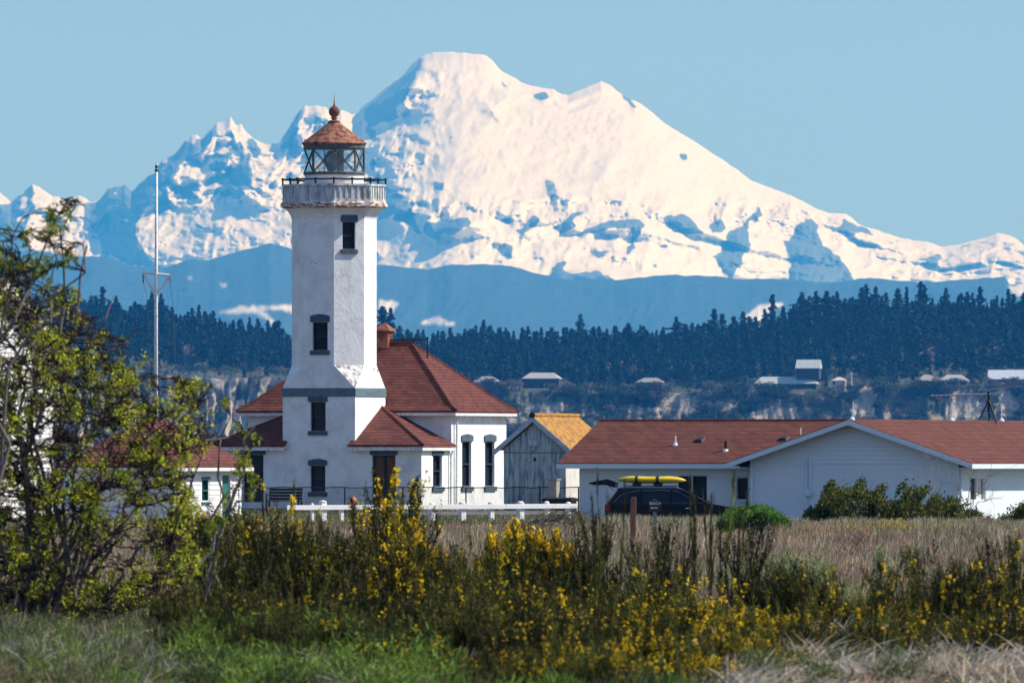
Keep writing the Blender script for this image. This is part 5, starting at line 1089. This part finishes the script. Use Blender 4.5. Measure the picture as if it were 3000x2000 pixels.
# lawn
lg = Rib(); n = 6500; px = 250+rng.random(n)*1480; Yv = 372+rng.random(n)*50; X = (px-1500)*Yv/F; c = mixcol(n, [GREEN, OLIVE, STRAW], [3,4,1.5]); lg.ribbons(*tufts(X, Yv, .06+.09*rng.random(n), 7, .025, c, spread=.25))
tag(lg.build('lawn_grass', M['blade']), 'short mown grass between rail fence and lighthouse', 'grass', kind='stuff')
# ---- undergrowth below the broom, 125 to 200 m
ug = Rib(); n = 11000; px = rng.random(n)*3300-150; py = 1740+rng.random(n)*330; Yv = ypix(px, py); X = (px-1500)*Yv/F
p1 = fbm(X*.8, Yv*.12, 341, 4)
c = mixcol(n, [DKG, OLIVE, MAUVE, SAGE], [7,4,1.5,1]); lft = (px < 620)
c = np.where(lft[:, None], mixcol(n, [SAGE, MAUVE, GREY, OLIVE, DKG], [4,3,2,3,2]), c)
ug.ribbons(*tufts(X, Yv, .08+.75*np.clip(fbm(X*1.6, Yv*.35, 343, 3)-.3, 0, 1), 10, .018, c, spread=.12, lean=.6))
tag(ug.build('undergrowth', M['blade']), 'dark green and brown undergrowth below the broom bushes', 'undergrowth', kind='stuff')
# ---- pale bent straw, in drifts
sg = Rib()
def drift(px0, px1, py0, py1, n, h=.4, cols=(PALE, GREY, STRAW, TAN), w=(3,4,2,2), thr=.42, seed=351):
    px = px0+rng.random(n)*(px1-px0); py = py0+rng.random(n)*(py1-py0); Yv = ypix(px, py); X = (px-1500)*Yv/F; k = fbm(X*1.3, Yv*.2, seed, 3) > thr
    X, Yv = X[k], Yv[k]; m_ = len(X); sg.ribbons(*tufts(X, Yv, h*(.25+1.5*fbm(X*1.7, Yv*.4, seed+9, 3)), 13, .018, mixcol(m_, cols, w), spread=.1, lean=1.3, curl=1.1, wind=.25))
drift(2080, 3150, 1900, 2060, 1500, .38, thr=.3); drift(2350, 3150, 1870, 1930, 260, .4); drift(-100, 560, 1850, 2060, 260, .34, (GREY, TAN, SAGE, MAUVE), (3,3,3,2)); drift(900, 1500, 1965, 2050, 150, .3); drift(-100, 500, 1740, 1860, 80, .3, (SAGE, TAN, GREY), (3,2,2)); drift(1500, 2300, 1640, 1760, 500, .45, (TAN, MAUVE, GREY), (3,3,1), .5)
tag(sg.build('bent_straw', M['blade']), 'pale bent straw lying in drifts along the bottom', 'dry grass', kind='stuff')
# ---- feathery green herbs
hb_ = Rib()
def herbs(px0, px1, py0, py1, n, r=.3, hgt=.35, col=GREEN, thr=.4, seed=361):
    px = px0+rng.random(n)*(px1-px0); py = py0+rng.random(n)*(py1-py0); Yv = ypix(px, py); X = (px-1500)*Yv/F; k = fbm(X*1.1, Yv*.15, seed, 3) > thr; X, Yv = X[k], Yv[k]
    for x, y in zip(X, Yv):
        m_ = 230; th_ = rng.random(m_)*6.283; rr = rng.random(m_)**.5*r; bx_ = x+rr*np.cos(th_); by_ = y+rr*np.sin(th_); top = hgt*(1-(rr/r)**2*.8)*(.7+.5*rng.random(m_)); z0 = float(gz(x, y)); s0 = .5+.5*rng.random(m_)
        st = np.stack([bx_, by_, z0+top*s0], 1); d = rng.normal(size=(m_,3))*.05+np.stack([np.cos(th_)*rr*.1, np.sin(th_)*rr*.1, np.full(m_, .045)], 1); pts = np.stack([st, st+d*.6, st+d], 1)
        hb_.ribbons(pts, np.array([.013,.013,.004]), np.array([col])*(.4+.95*rng.random((m_,1)))*(1+np.array([[.5,.15,.1]])*rng.random((m_,1))))
herbs(560, 1300, 1900, 2060, 46, .42, .62, (.14,.26,.035), .45); herbs(560, 1300, 1900, 2060, 30, .25, .35, (.06,.1,.03), .3); herbs(1500, 2050, 1985, 2060, 35, .34, .28, (.11,.21,.03)); herbs(-80, 560, 1840, 2050, 46, .26, .24, (.09,.16,.035)); herbs(20, 420, 1880, 2050, 22, .3, .3, (.14,.25,.04)); herbs(2080, 2620, 1740, 1800, 42, .36, .55, (.19,.27,.1), .3); herbs(2250, 2420, 1715, 1740, 10, .25, .8, (.19,.27,.1), .2); herbs(2560, 2590, 1740, 1760, 3, .12, 1.05, (.16,.23,.1), 0)
herbs(1350, 2050, 1820, 1900, 14, .28, .3, (.1,.16,.07)); herbs(2650, 3050, 1900, 2060, 16, .3, .22, (.12,.16,.08)); herbs(-80, 600, 1780, 1880, 26, .34, .28, (.1,.14,.06)); herbs(1690, 1780, 1700, 1740, 5, .3, .35, (.1,.16,.05))
herbs(560, 1250, 1900, 2050, 30, .26, .3, (.13,.16,.07)); herbs(2200, 3100, 1900, 2050, 30, .25, .2, (.07,.1,.04)); herbs(-80, 640, 1700, 1880, 90, .34, .34, (.12,.15,.06), .3); herbs(-80, 560, 1880, 2050, 40, .34, .3, (.12,.16,.055), .3); herbs(2150, 3100, 1870, 2040, 60, .26, .42, (.1,.15,.045), .48); tag(hb_.build('feathery_herbs', M['blade']), 'feathery bright green herbs in low mounds', 'herbs', kind='stuff')

# ---------------------------------------------------------------- broom
def broom_mesh(seed, wands=70, br=11, spread=.5, tall=0, leaf=9, lsz=.026):
    g = np.random.default_rng(seed); P0 = []; W0 = []; C0 = []; tips = []; tf = []
    for i in range(wands):
        a = g.random()*6.283; rr = g.random()**.5*.12; s_ = (g.random()**.8)*spread; h = (1-.35*(s_/max(spread,.01))**2)*(.62+.4*g.random()); 
        if tall and g.random() < tall: s_ *= .55; h = .9+.2*g.random()
        else: h *= (1 if not tall else .7)
        wf_ = .22+1.5*g.random()**1.8
        base = np.array([rr*math.cos(a), rr*math.sin(a), -.03]); dirv = np.array([math.cos(a), math.sin(a), 0])
        t = np.linspace(0, 1, 7)[:, None]; pts = base+dirv*(s_*t**.8)+np.array([0,0,1])*h*t+np.cumsum(g.normal(size=(7,3))*.008, 0)
        P0.append(pts); W0.append(.011); C0.append((.07,.06,.02))
        for j in range(br):
            u = .25+.72*g.random(); k = u*6; i0 = int(k); p = pts[i0]+(pts[min(i0+1,6)]-pts[i0])*(k-i0); b = g.random()*6.283; L2 = (.16+.2*g.random())*(1 if spread > .2 else 1.25)*(1.15-u*(.6 if spread > .2 else .95))
            tt = np.linspace(0, 1, 7)[:, None]; out_ = np.array([math.cos(b), math.sin(b), 0])*(.27 if spread > .2 else .09)*L2; q = p+out_*tt**.7+np.array([0,0,1])*L2*tt+dirv*.1*L2*tt+np.cumsum(g.normal(size=(7,3))*.003, 0)
            P0.append(q); W0.append(.0065); C0.append((.09*wf_+.03*g.random(), .103*wf_+.03*g.random(), .013*wf_)); tips.append(q); tf.append(wf_)
    P0 = np.array(P0); W0 = np.array(W0)[:, None]*np.array([1,1,.95,.9,.8,.6,.3]); C0 = np.array(C0)*(.6+.7*g.random((len(C0),1)))
    rb = Rib(); rb.ribbons(P0, W0, C0)
    pm_ = g.permutation(len(tips)); T_ = np.array(tips)[pm_]; tf = np.array(tf)[pm_]; m_ = len(T_)*leaf; i_ = (len(T_)*g.random(m_)**1.6).astype(int); j_ = g.random(m_)*5.9; j0 = j_.astype(int); f_ = (j_-j0)[:, None]; c_ = T_[i_, j0]*(1-f_)+T_[i_, np.minimum(j0+1, 6)]*f_+g.normal(size=(m_,3))*.008
    rb.leaves(c_, lsz, np.array([[.105,.115,.014]])*tf[i_][:, None]*(.4+1.0*g.random((m_,1)))*(1+np.array([[.5,.1,0]])*g.random((m_,1))), aspect=.45, up=(0,0,.8))
    return rb, T_
def flower_rib(T_, seed, n, lo=2, hi=6.9):
    g = np.random.default_rng(seed); rb = Rib(); cl = max(1, int(n*(.5 if n < 800 else .8))); pool = g.permutation(len(T_))[:max(8, len(T_)//4)]; c0 = T_[pool].mean(1); az = g.random()*6.283; pool = pool[np.argsort(-(c0[:, 0]*math.cos(az)+c0[:, 1]*math.sin(az))+g.normal(size=len(pool))*.15)][:max(6, len(pool)*2//3)]; i_ = pool[g.integers(len(pool), size=cl)]; cen = []
    for i in i_:
        for q in range(5): k = min(6, lo+g.random()*(hi-lo)); j0 = int(k); cen.append(T_[i, min(j0,6)]+g.normal(size=3)*np.array([.014,.014,.025]))
    cen = np.array(cen)
    for q in range(3): rb.leaves(cen+g.normal(size=cen.shape)*.008, .03, np.array([[.95,.74,.014]])*(.75+.35*g.random((len(cen),1)))*(1-np.array([[0,.3,0]])*g.random((len(cen),1))**2.5), aspect=.8)
    return rb
BK = {}
for kd, args in {'dense':(1,110,13,.5,0), 'round':(2,110,12,.62,0), 'wand':(3,30,13,.32,.45), 'wide':(4,120,11,.8,.1), 'thin':(5,4,34,.14,1.)}.items():
    rb_, T_ = broom_mesh(*args[:4], tall=args[4], leaf=15 if kd != 'thin' else 5, lsz=.026 if kd != 'thin' else .014); o = rb_.build('stems', M['broom']); BK[kd] = (o.data, T_, len(T_)); bpy.data.objects.remove(o)
FK = {}
def flowers(kd, n):
    if (kd, n) not in FK: o = flower_rib(BK[kd][1], hash((kd, n)) % 1000 if False else n+len(kd), n).build('blossoms', M['petal']); FK[kd, n] = o.data; bpy.data.objects.remove(o)
    return FK[kd, n]
BROOM = [ # px, base row, top row, kind, flowers, width factor, label
 (560,1760,1520,'dense',60,1,'low broom bush at the right foot of the leafy shrub'),
 (660,1800,1480,'dense',310,1,'broom bush with orange-yellow blooms just right of the white hut'),
 (765,1830,1490,'round',130,1,'dark broom bush left of the tower foot with scattered flowers'),
 (822,1790,1395,'thin',30,1,'thin tall broom wand below the tower door'),
 (900,1790,1475,'thin',30,1,'short thin broom wands under the tower'),
 (860,1850,1510,'round',60,1,'dark broom bush under the lighthouse tower with few flowers'),
 (990,1800,1560,'dense',30,1.1,'low dark broom bush left of the tall flowering one'),
 (1085,1800,1450,'wand',40,.9,'slim upright broom wands before the right wing'),
 (1145,1790,1385,'wand',310,1.1,'tallest broom bush, in front of the right wing door, flowers all the way up'),
 (1210,1800,1440,'wand',150,1,'broom bush leaning right before the narrow wing window'),
 (1180,1850,1580,'round',220,1,'broom bush with a band of flowers below the rail fence'),
 (1330,1840,1600,'dense',120,1.1,'broom bush with flowers left of the brightest yellow one'),
 (1440,1880,1600,'wide',130,1,'wide dark broom bush left of the brightest yellow one'),
 (1535,1800,1535,'dense',1400,1,'brightest broom bush, covered in yellow flowers, below the metal shed'),
 (1620,1800,1560,'dense',900,.8,'yellow flowered broom bush leaning right of the brightest one'),
 (1735,1830,1500,'wand',0,1.2,'sparse upright broom before the left end of the cottage'),
 (1775,1840,1370,'thin',0,.8,'thin flowerless broom wands before the tail of the car'),
 (1700,1830,1600,'wand',30,1.2,'sparse brown broom bush left of the wooden post'),
 (1905,1850,1570,'wand',0,1.3,'leaning broom wands beside the trail sign'),
 (1975,1830,1520,'wand',0,1,'dark broom stem group just right of the trail sign'),
 (2070,1840,1370,'thin',0,1.3,'tallest flowerless broom wands before the dark cottage window'),
 (2130,1840,1430,'thin',0,1.3,'dark upright broom clump before the cottage wall'),
 (2190,1850,1520,'wand',0,1.1,'sparse upright broom just before the rounded green bush'),
 (1900,1900,1650,'wide',160,1,'wide broom bush with flowers under the trail sign'),
 (2050,1920,1690,'wide',390,1,'broom bush thick with yellow flowers low before the tall wands'),
 (2200,1930,1720,'wide',310,1,'low broom bush with yellow spikes right of the thickest flowers'),
 (1740,1930,1700,'wide',120,1,'dark wide broom bush with few flowers at the middle bottom'),
 (1580,1950,1720,'wide',80,1,'dark broom bush under the brightest yellow one'),
 (1400,1940,1700,'wide',50,1,'very dark broom bush low at the picture middle'),
 (1240,1930,1690,'wide',60,1,'dark broom bush above the green herbs'),
 (1070,1910,1660,'wide',30,1,'dark broom bush below the slim upright wands'),
 (900,1920,1680,'wide',30,1,'dark low broom bush before the tower, nearly flowerless'),
 (730,1910,1660,'wide',20,1,'dark low broom bush right of the grey grass'),
 (600,1890,1640,'wide',20,1,'dark low broom bush under the white hut'),
 (2330,1860,1640,'dense',90,1.2,'broom bush behind the soft green herbs'),
 (2460,1900,1690,'wide',130,1,'low broom bush with flowers under the juniper'),
 (2600,1890,1640,'wand',60,1.5,'upright broom bush with dark tips right of the green herb spike'),
 (2720,1880,1590,'wand',30,1.3,'broom bush with dark feathery tips before the cottage corner'),
 (2820,1900,1640,'dense',100,1.2,'broom bush with small yellow spikes near the right edge'),
 (2940,1880,1570,'wand',20,1.1,'tall dark broom bush near the right edge'),
 (3010,1880,1560,'wand',30,1,'dark broom bush cut by the right edge'),
 (2700,1940,1740,'wide',150,1,'low broom bush behind the pale straw'),
 (2900,1940,1730,'wide',130,1,'low flowering broom bush at the bottom right'),
 (2340,1950,1750,'wide',240,1,'low broom bush behind the bent straw'),
 (1900,1990,1790,'wide',310,1,'nearest broom bush with yellow flowers at the bottom middle'),
 (2130,1990,1800,'wide',310,1,'nearest broom bush with flowers beside the bent straw'),
 (1640,1990,1820,'wide',130,1,'nearest broom bush, left one of three at the bottom middle'),
 (1450,2010,1850,'wide',110,1,'broom bush at the bottom beside the green herbs'),
 (1300,2030,1880,'wide',80,1,'broom bush low at the bottom right of the green herb mounds'),
 (1180,2000,1800,'wide',90,1,'dark broom bush right behind the green herb mounds'),
 (1000,1970,1760,'wide',30,1,'dark broom bush behind the middle of the herb mounds'),
 (800,1960,1750,'wide',10,1,'flowerless broom bush behind the left herb mounds'),
 (620,1950,1740,'wide',10,1,'darkest flowerless broom bush beside the grey weeds'),
 (1600,2040,1860,'wide',150,1,'broom bush with flowers cut by the bottom edge, left'),
 (1790,2050,1850,'wide',280,1,'broom bush with flowers cut by the bottom edge, middle'),
 (2010,2040,1850,'wide',310,1,'broom bush with flowers cut by the bottom edge, right'),
 (2250,2000,1830,'wide',150,.9,'nearest small broom bush in the bent straw'),
 (2550,1960,1760,'wide',130,1,'broom bush before the bent straw, right of its neighbour'),
 (2980,1960,1740,'wide',100,1,'lowest broom bush at the bottom right corner'),
]
for px_, b0, top, kd, nf, wf, lab in BROOM:
    Yb = float(ypix(np.array([px_]), np.array([b0]))[0]); p = P(px_, 0, Yb); z = float(gz(p.x, Yb)); h = (EYE+(HZ-top)*Yb/F-z)*(.9 if kd in ('wand','thin') else 1)
    e_ = empty('broom_bush', (p.x, Yb, z), random.random()*6.28, lab[:1].lower()+lab[1:], 'shrub', 'broom bushes'); w_ = h*wf*(1 if kd not in ('wide',) else 1.15)
    if kd == 'thin': w_ = h*wf*.75
    e_.scale = (w_, w_, h)
    o = bpy.data.objects.new('stems', BK[kd][0]); COL.objects.link(o); o.parent = e_
    if nf: o = bpy.data.objects.new('blossoms', flowers(kd, nf)); COL.objects.link(o); o.parent = e_

# ---------------------------------------------------------------- leafy shrubs on the left
def leafy(name, label, base_px, base_py, env, mains, nsec, ntw, nleaf, seed, dep=1.6, lcol=(.3,.36,.03), clus=.13):
    g = np.random.default_rng(seed); Yb = float(ypix(np.array([float(base_px)]), np.array([float(base_py)]))[0]); k = S(Yb); B = P(base_px, 0, Yb); B.z = float(gz(B.x, Yb)); B = np.array(B)
    def w(px, py, d): return np.array([(px-1500)/k, Yb+d, EYE+(HZ-py)/k])
    e_ = empty(name, B.tolist(), 0, label, 'shrub'); paths = []; rads = []
    def curve(a, b, n, sag, jit):
        t = np.linspace(0, 1, n)[:, None]; m_ = a+(b-a)*t; m_[:, 2] += (sag*np.linalg.norm(b-a)*np.sin(t[:, 0]*math.pi)); m_[1:-1] += g.normal(size=(n-2,3))*jit*np.linalg.norm(b-a); return m_
    pm = []; pr_ = []
    for (mx_, my_) in mains:
        s0 = B+np.array([g.normal()*.35, g.normal()*.35, -.05]); c_ = curve(s0, w(mx_, my_, g.normal()*dep*.5), 12, .1, .02); pm.append(c_); pr_.append(np.linspace(.042, .01, 12)*(.7+.5*g.random()))
    tb = MB()
    for c_, r_ in zip(pm, pr_): tb.tube([Vector(q)-Vector(B) for q in c_], list(r_), 6)
    tb.build('trunk', M['bark'], e_)
    MP = np.concatenate([c_[2:] for c_ in pm])
    env = np.array(env, float); lo_, hi_ = env.min(0), env.max(0)
    def sample(n, thr=.4):
        out_ = []
        while len(out_) < n:
            q = lo_+(hi_-lo_)*g.random((n,2)); ok_ = inpoly(q[:, 0], q[:, 1], env.tolist()) & (fbm(q[:, 0]/90, q[:, 1]/90, seed, 3) > thr); out_ += [w(a, b, g.normal()*dep*.6) for a, b in q[ok_]]
        return np.array(out_[:n])
    sec = sample(nsec, .25); P0 = []; W0 = []; SP = []
    for s_ in sec:
        d_ = np.linalg.norm(MP-s_, axis=1)+np.maximum(0, MP[:, 2]-s_[2])*1.2; j = d_.argmin(); c_ = curve(MP[j], s_, 7, .08, .03); P0.append(c_); W0.append(np.linspace(.026, .012, 7)); SP.append(c_)
    SP_ = np.concatenate(SP+[MP]); tw = np.concatenate([sample(ntw), sample(ntw//2, 0)]); TP = []
    for s_ in tw:
        d_ = np.linalg.norm(SP_-s_, axis=1)+np.maximum(0, SP_[:, 2]-s_[2])*.8; j = d_.argmin(); L_ = np.linalg.norm(s_-SP_[j]); s2 = SP_[j]+(s_-SP_[j])*min(1, .75/L_ if L_ > .75 else 1); c_ = curve(SP_[j], s2, 7, .05, .05); P0.append(c_); W0.append(np.linspace(.02, .008, 7)); TP.append(c_)
    rb = Rib(); P0 = np.array(P0)-B; rb.ribbons(P0, np.array(W0), np.array([[.17,.125,.1]])*(.1+1.3*g.random((len(P0),1))**2)); rb.ribbons(P0, np.array(W0), np.array([[.07,.05,.045]])*(.15+1.1*g.random((len(P0),1))**2))
    rb.build('branches', M['leaf'], e_)
    TP = np.array(TP)-B; bud = []; 
    for c_ in TP:
        kx = (c_[-1,0]+B[0])*k+1500; ky = HZ-(c_[-1,2]+B[2]-EYE)*k
        n_ = nleaf if fbm(kx/24, ky/24, seed+5, 3) > (.57 if ky > 980 else .6) else 0
        if (n_ == 0 and g.random() > .05) or g.random() < .3: continue
        for q in range(max(1, n_//6)):
            u = 2.5+3.5*g.random(); j0 = min(5, int(u)); p_ = c_[j0]+(c_[j0+1]-c_[j0])*(u-j0); bud.append(p_+g.normal(size=(7,3))*clus*.3)
    bud = np.concatenate(bud); lv = Rib(); n_ = len(bud); cc = np.array([lcol])*(.5+.75*g.random((n_,1)))*(1+np.array([[.25,0,0]])*g.normal(size=(n_,1))*.6); cc = cc*(.8+.5*g.random((n_,1))); lv.leaves(bud, .032+.035*g.random(n_), np.abs(cc), aspect=.55, up=(.2,0,.6)); lv.build('leaves', M['leaf'], e_)
env = [(-260,1870),(-260,700),(-60,690),(20,700),(90,760),(120,840),(200,830),(250,900),(330,950),(400,1000),(450,1080),(560,1105),(640,1140),(610,1200),(660,1245),(620,1300),(560,1340),(560,1420),(600,1500),(560,1560),(590,1640),(560,1740),(460,1800),(250,1840),(0,1860)]
mains = [(225,600),(150,690),(255,720),(60,660),(-60,640),(330,860),(230,830),(410,960),(620,1130),(560,1110),(380,1120),(700,1260),(480,1240),(520,1480),(-150,760),(0,900),(120,950),(-180,1100),(560,1650),(430,1400),(300,1250),(180,1150)]
leafy('leafing_shrub', 'large sprawling shrub with fresh yellow-green leaves and bare brown branches filling the left side', 120, 1850, env, mains, 750, 7800, 13, 5, lcol=(.52,.56,.035))
env2 = [(-60,660),(40,560),(200,575),(255,620),(240,650),(160,700),(60,780),(-60,760)]
leafy('leafing_shrub', 'smaller leafing shrub in front whose long shoots arch up at the upper left', -140, 1900, [(-150,640),(-20,650),(60,700),(110,650),(160,590),(230,575),(252,600),(215,640),(150,700),(110,780),(190,720),(250,700),(230,750),(150,800),(60,860),(-150,860)], [(228,592),(240,715),(60,640),(-30,640)], 60, 330, 30, 8, dep=.6, lcol=(.24,.3,.03))
env3 = [(640,1170),(700,1240),(775,1250),(765,1330),(735,1420),(700,1470),(690,1380),(650,1320),(690,1270),(640,1230)]
leafy('leafing_shrub', 'slender leafy sprays standing free at the right side of the big shrub', 600, 1830, [(655,1165),(690,1150),(700,1240),(770,1240),(765,1300),(720,1330),(770,1420),(740,1470),(700,1450),(650,1560),(560,1700),(540,1600),(640,1500),(680,1400),(690,1300),(650,1200)], [(670,1170),(745,1250),(755,1420),(690,1500)], 26, 110, 34, 12, dep=.4)

# ---------------------------------------------------------------- bushes before the cottage
def clumpbush(name, label, px0, px1, base_py, prof, Yb, n, size, cols, seed, dep=1.6, dead=0, up=(.5,0,.8), cat='bush'):
    g = np.random.default_rng(seed); k = S(Yb); cx0 = (px0+px1)/2; z0 = EYE+(HZ-base_py)*Yb/F; e_ = empty(name, ((cx0-1500)/k, Yb, z0), 0, label, cat)
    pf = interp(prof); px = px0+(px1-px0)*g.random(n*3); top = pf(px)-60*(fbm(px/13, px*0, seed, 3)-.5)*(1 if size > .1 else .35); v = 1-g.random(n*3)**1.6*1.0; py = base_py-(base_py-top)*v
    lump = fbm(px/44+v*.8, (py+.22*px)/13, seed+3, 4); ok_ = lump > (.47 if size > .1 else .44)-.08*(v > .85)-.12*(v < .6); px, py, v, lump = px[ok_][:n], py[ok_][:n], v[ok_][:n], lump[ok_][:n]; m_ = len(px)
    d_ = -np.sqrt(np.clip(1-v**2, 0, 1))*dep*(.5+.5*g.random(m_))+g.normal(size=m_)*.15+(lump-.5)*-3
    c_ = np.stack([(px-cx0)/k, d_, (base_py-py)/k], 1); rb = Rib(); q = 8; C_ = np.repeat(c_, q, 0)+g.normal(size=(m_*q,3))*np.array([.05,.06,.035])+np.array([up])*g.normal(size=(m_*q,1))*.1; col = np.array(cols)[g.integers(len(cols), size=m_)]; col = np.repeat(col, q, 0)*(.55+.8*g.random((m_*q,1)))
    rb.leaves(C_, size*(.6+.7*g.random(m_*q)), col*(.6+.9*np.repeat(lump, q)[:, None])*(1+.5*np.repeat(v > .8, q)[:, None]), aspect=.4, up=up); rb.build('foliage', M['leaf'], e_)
    nb = 60; P0 = []; 
    for i in range(nb):
        j = g.integers(m_); a = np.array([c_[j,0]*.45+g.normal()*.15, g.normal()*.2, -.08]); b = c_[j]*np.array([1,.8,.97]); t = np.linspace(0,1,7)[:, None]; m2 = a+(b-a)*t; m2[1:-1] += g.normal(size=(5,3))*.05; P0.append(m2)
    for i in range(dead):
        u = g.random(); px_ = px0+(px1-px0)*(.1+.85*u); t0 = pf(px_); a = np.array([(px_-cx0)/k-.3, -.4, (base_py-t0)/k*.55]); b = np.array([(px_-cx0)/k+.25+g.random()*.3, -.5, (base_py-t0)/k*(.95+.35*g.random())]); t = np.linspace(0,1,7)[:, None]; m2 = a+(b-a)*t; m2[1:-1] += g.normal(size=(5,3))*.06; P0.append(m2)
    P0 = np.array(P0); rb = Rib()
    for _ in range(2): rb.ribbons(P0, np.linspace(.035,.008,7), np.array([[.3,.27,.24]])*(.5+.7*g.random((len(P0),1))))
    rb.build('branches', M['leaf'], e_)
JC = [(.08,.1,.016),(.045,.065,.014),(.13,.12,.022),(.025,.04,.012)]
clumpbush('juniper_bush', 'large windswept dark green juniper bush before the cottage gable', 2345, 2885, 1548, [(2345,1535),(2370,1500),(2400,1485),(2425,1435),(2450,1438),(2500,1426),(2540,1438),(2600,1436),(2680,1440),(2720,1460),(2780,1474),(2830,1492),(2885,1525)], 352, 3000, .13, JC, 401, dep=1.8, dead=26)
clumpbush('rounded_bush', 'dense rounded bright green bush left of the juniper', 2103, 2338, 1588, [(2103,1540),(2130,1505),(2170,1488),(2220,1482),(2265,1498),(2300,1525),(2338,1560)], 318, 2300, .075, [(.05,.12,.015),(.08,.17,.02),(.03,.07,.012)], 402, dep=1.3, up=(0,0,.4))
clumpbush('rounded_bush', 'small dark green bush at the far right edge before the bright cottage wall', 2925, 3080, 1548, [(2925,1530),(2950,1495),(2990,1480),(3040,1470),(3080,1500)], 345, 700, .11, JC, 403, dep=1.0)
clumpbush('brown_thicket', 'low twiggy brown thicket below the right end of the white rail', 1545, 1725, 1560, [(1545,1545),(1580,1512),(1640,1500),(1690,1508),(1725,1530)], 330, 420, .07, [(.15,.1,.08),(.2,.17,.1),(.12,.13,.06)], 404, dep=.8, dead=30, cat='shrub')
clumpbush('yellow_weed_clump', 'sprawling yellow-green weeds at the foot of the juniper', 2380, 2900, 1575, [(2380,1560),(2500,1546),(2650,1538),(2900,1555)], 318, 420, .08, [(.3,.26,.04),(.13,.14,.03),(.4,.3,.03)], 405, dep=.8, cat='weeds')
def baretree(label, px0, base_py, tips, Yb, seed, col=(.42,.38,.35), r=.03, name='bare_shrub'):
    g = np.random.default_rng(seed); k = S(Yb); z0 = EYE+(HZ-base_py)*Yb/F; e_ = empty(name, ((px0-1500)/k, Yb, z0), 0, label, 'shrub'); P0 = []; W0 = []
    for tx, ty_ in tips:
        b = np.array([(tx-px0)/k, g.normal()*.3, (base_py-ty_)/k]); t = np.linspace(0,1,7)[:, None]; m2 = b*t+np.array([0,0,.12])*np.sin(t*3.14)*np.linalg.norm(b); m2[1:-1] += g.normal(size=(5,3))*.05; P0.append(m2); W0.append(np.linspace(r, r*.3, 7))
        for q in range(9):
            j = g.integers(2, 6); d_ = (m2[j+1]-m2[j]); d_ = d_/np.linalg.norm(d_)+g.normal(size=3)*np.array([.7,.5,.5]); L_ = .15+.35*g.random(); t2 = np.linspace(0,1,7)[:, None]; m3 = m2[j]+d_*L_*t2+np.array([0,0,.1])*t2**2; m3[1:] += g.normal(size=(6,3))*.012; P0.append(m3); W0.append(np.linspace(r*.35, r*.15, 7))
            if q % 2: d2 = d_+g.normal(size=3)*.6; m4 = m3[4]+d2*L_*.5*t2; P0.append(m4); W0.append(np.linspace(r*.25, r*.1, 7))
    rb = Rib(); P0 = np.array(P0)
    for _ in range(2): rb.ribbons(P0, np.array(W0), np.array([col])*(.6+.6*g.random((len(P0),1))))
    rb.build('branches', M['blade'], e_)
baretree('pale leafless shrub standing out of the juniper, before the gable wall', 2740, 1490, [(2720,1325),(2700,1380),(2765,1400),(2690,1420)], 356, 501)
baretree('leafless branching shrub with a few rusty twigs before the bright cottage wall', 2835, 1500, [(2800,1400),(2850,1370),(2925,1378),(2940,1460),(2780,1395),(2900,1420)], 356, 502)
baretree('small dead dark shrub standing in the brown field', 2512, 1665, [(2445,1615),(2478,1600),(2500,1570),(2508,1560),(2545,1620),(2530,1610)], 262, 503, (.2,.16,.14), .025)
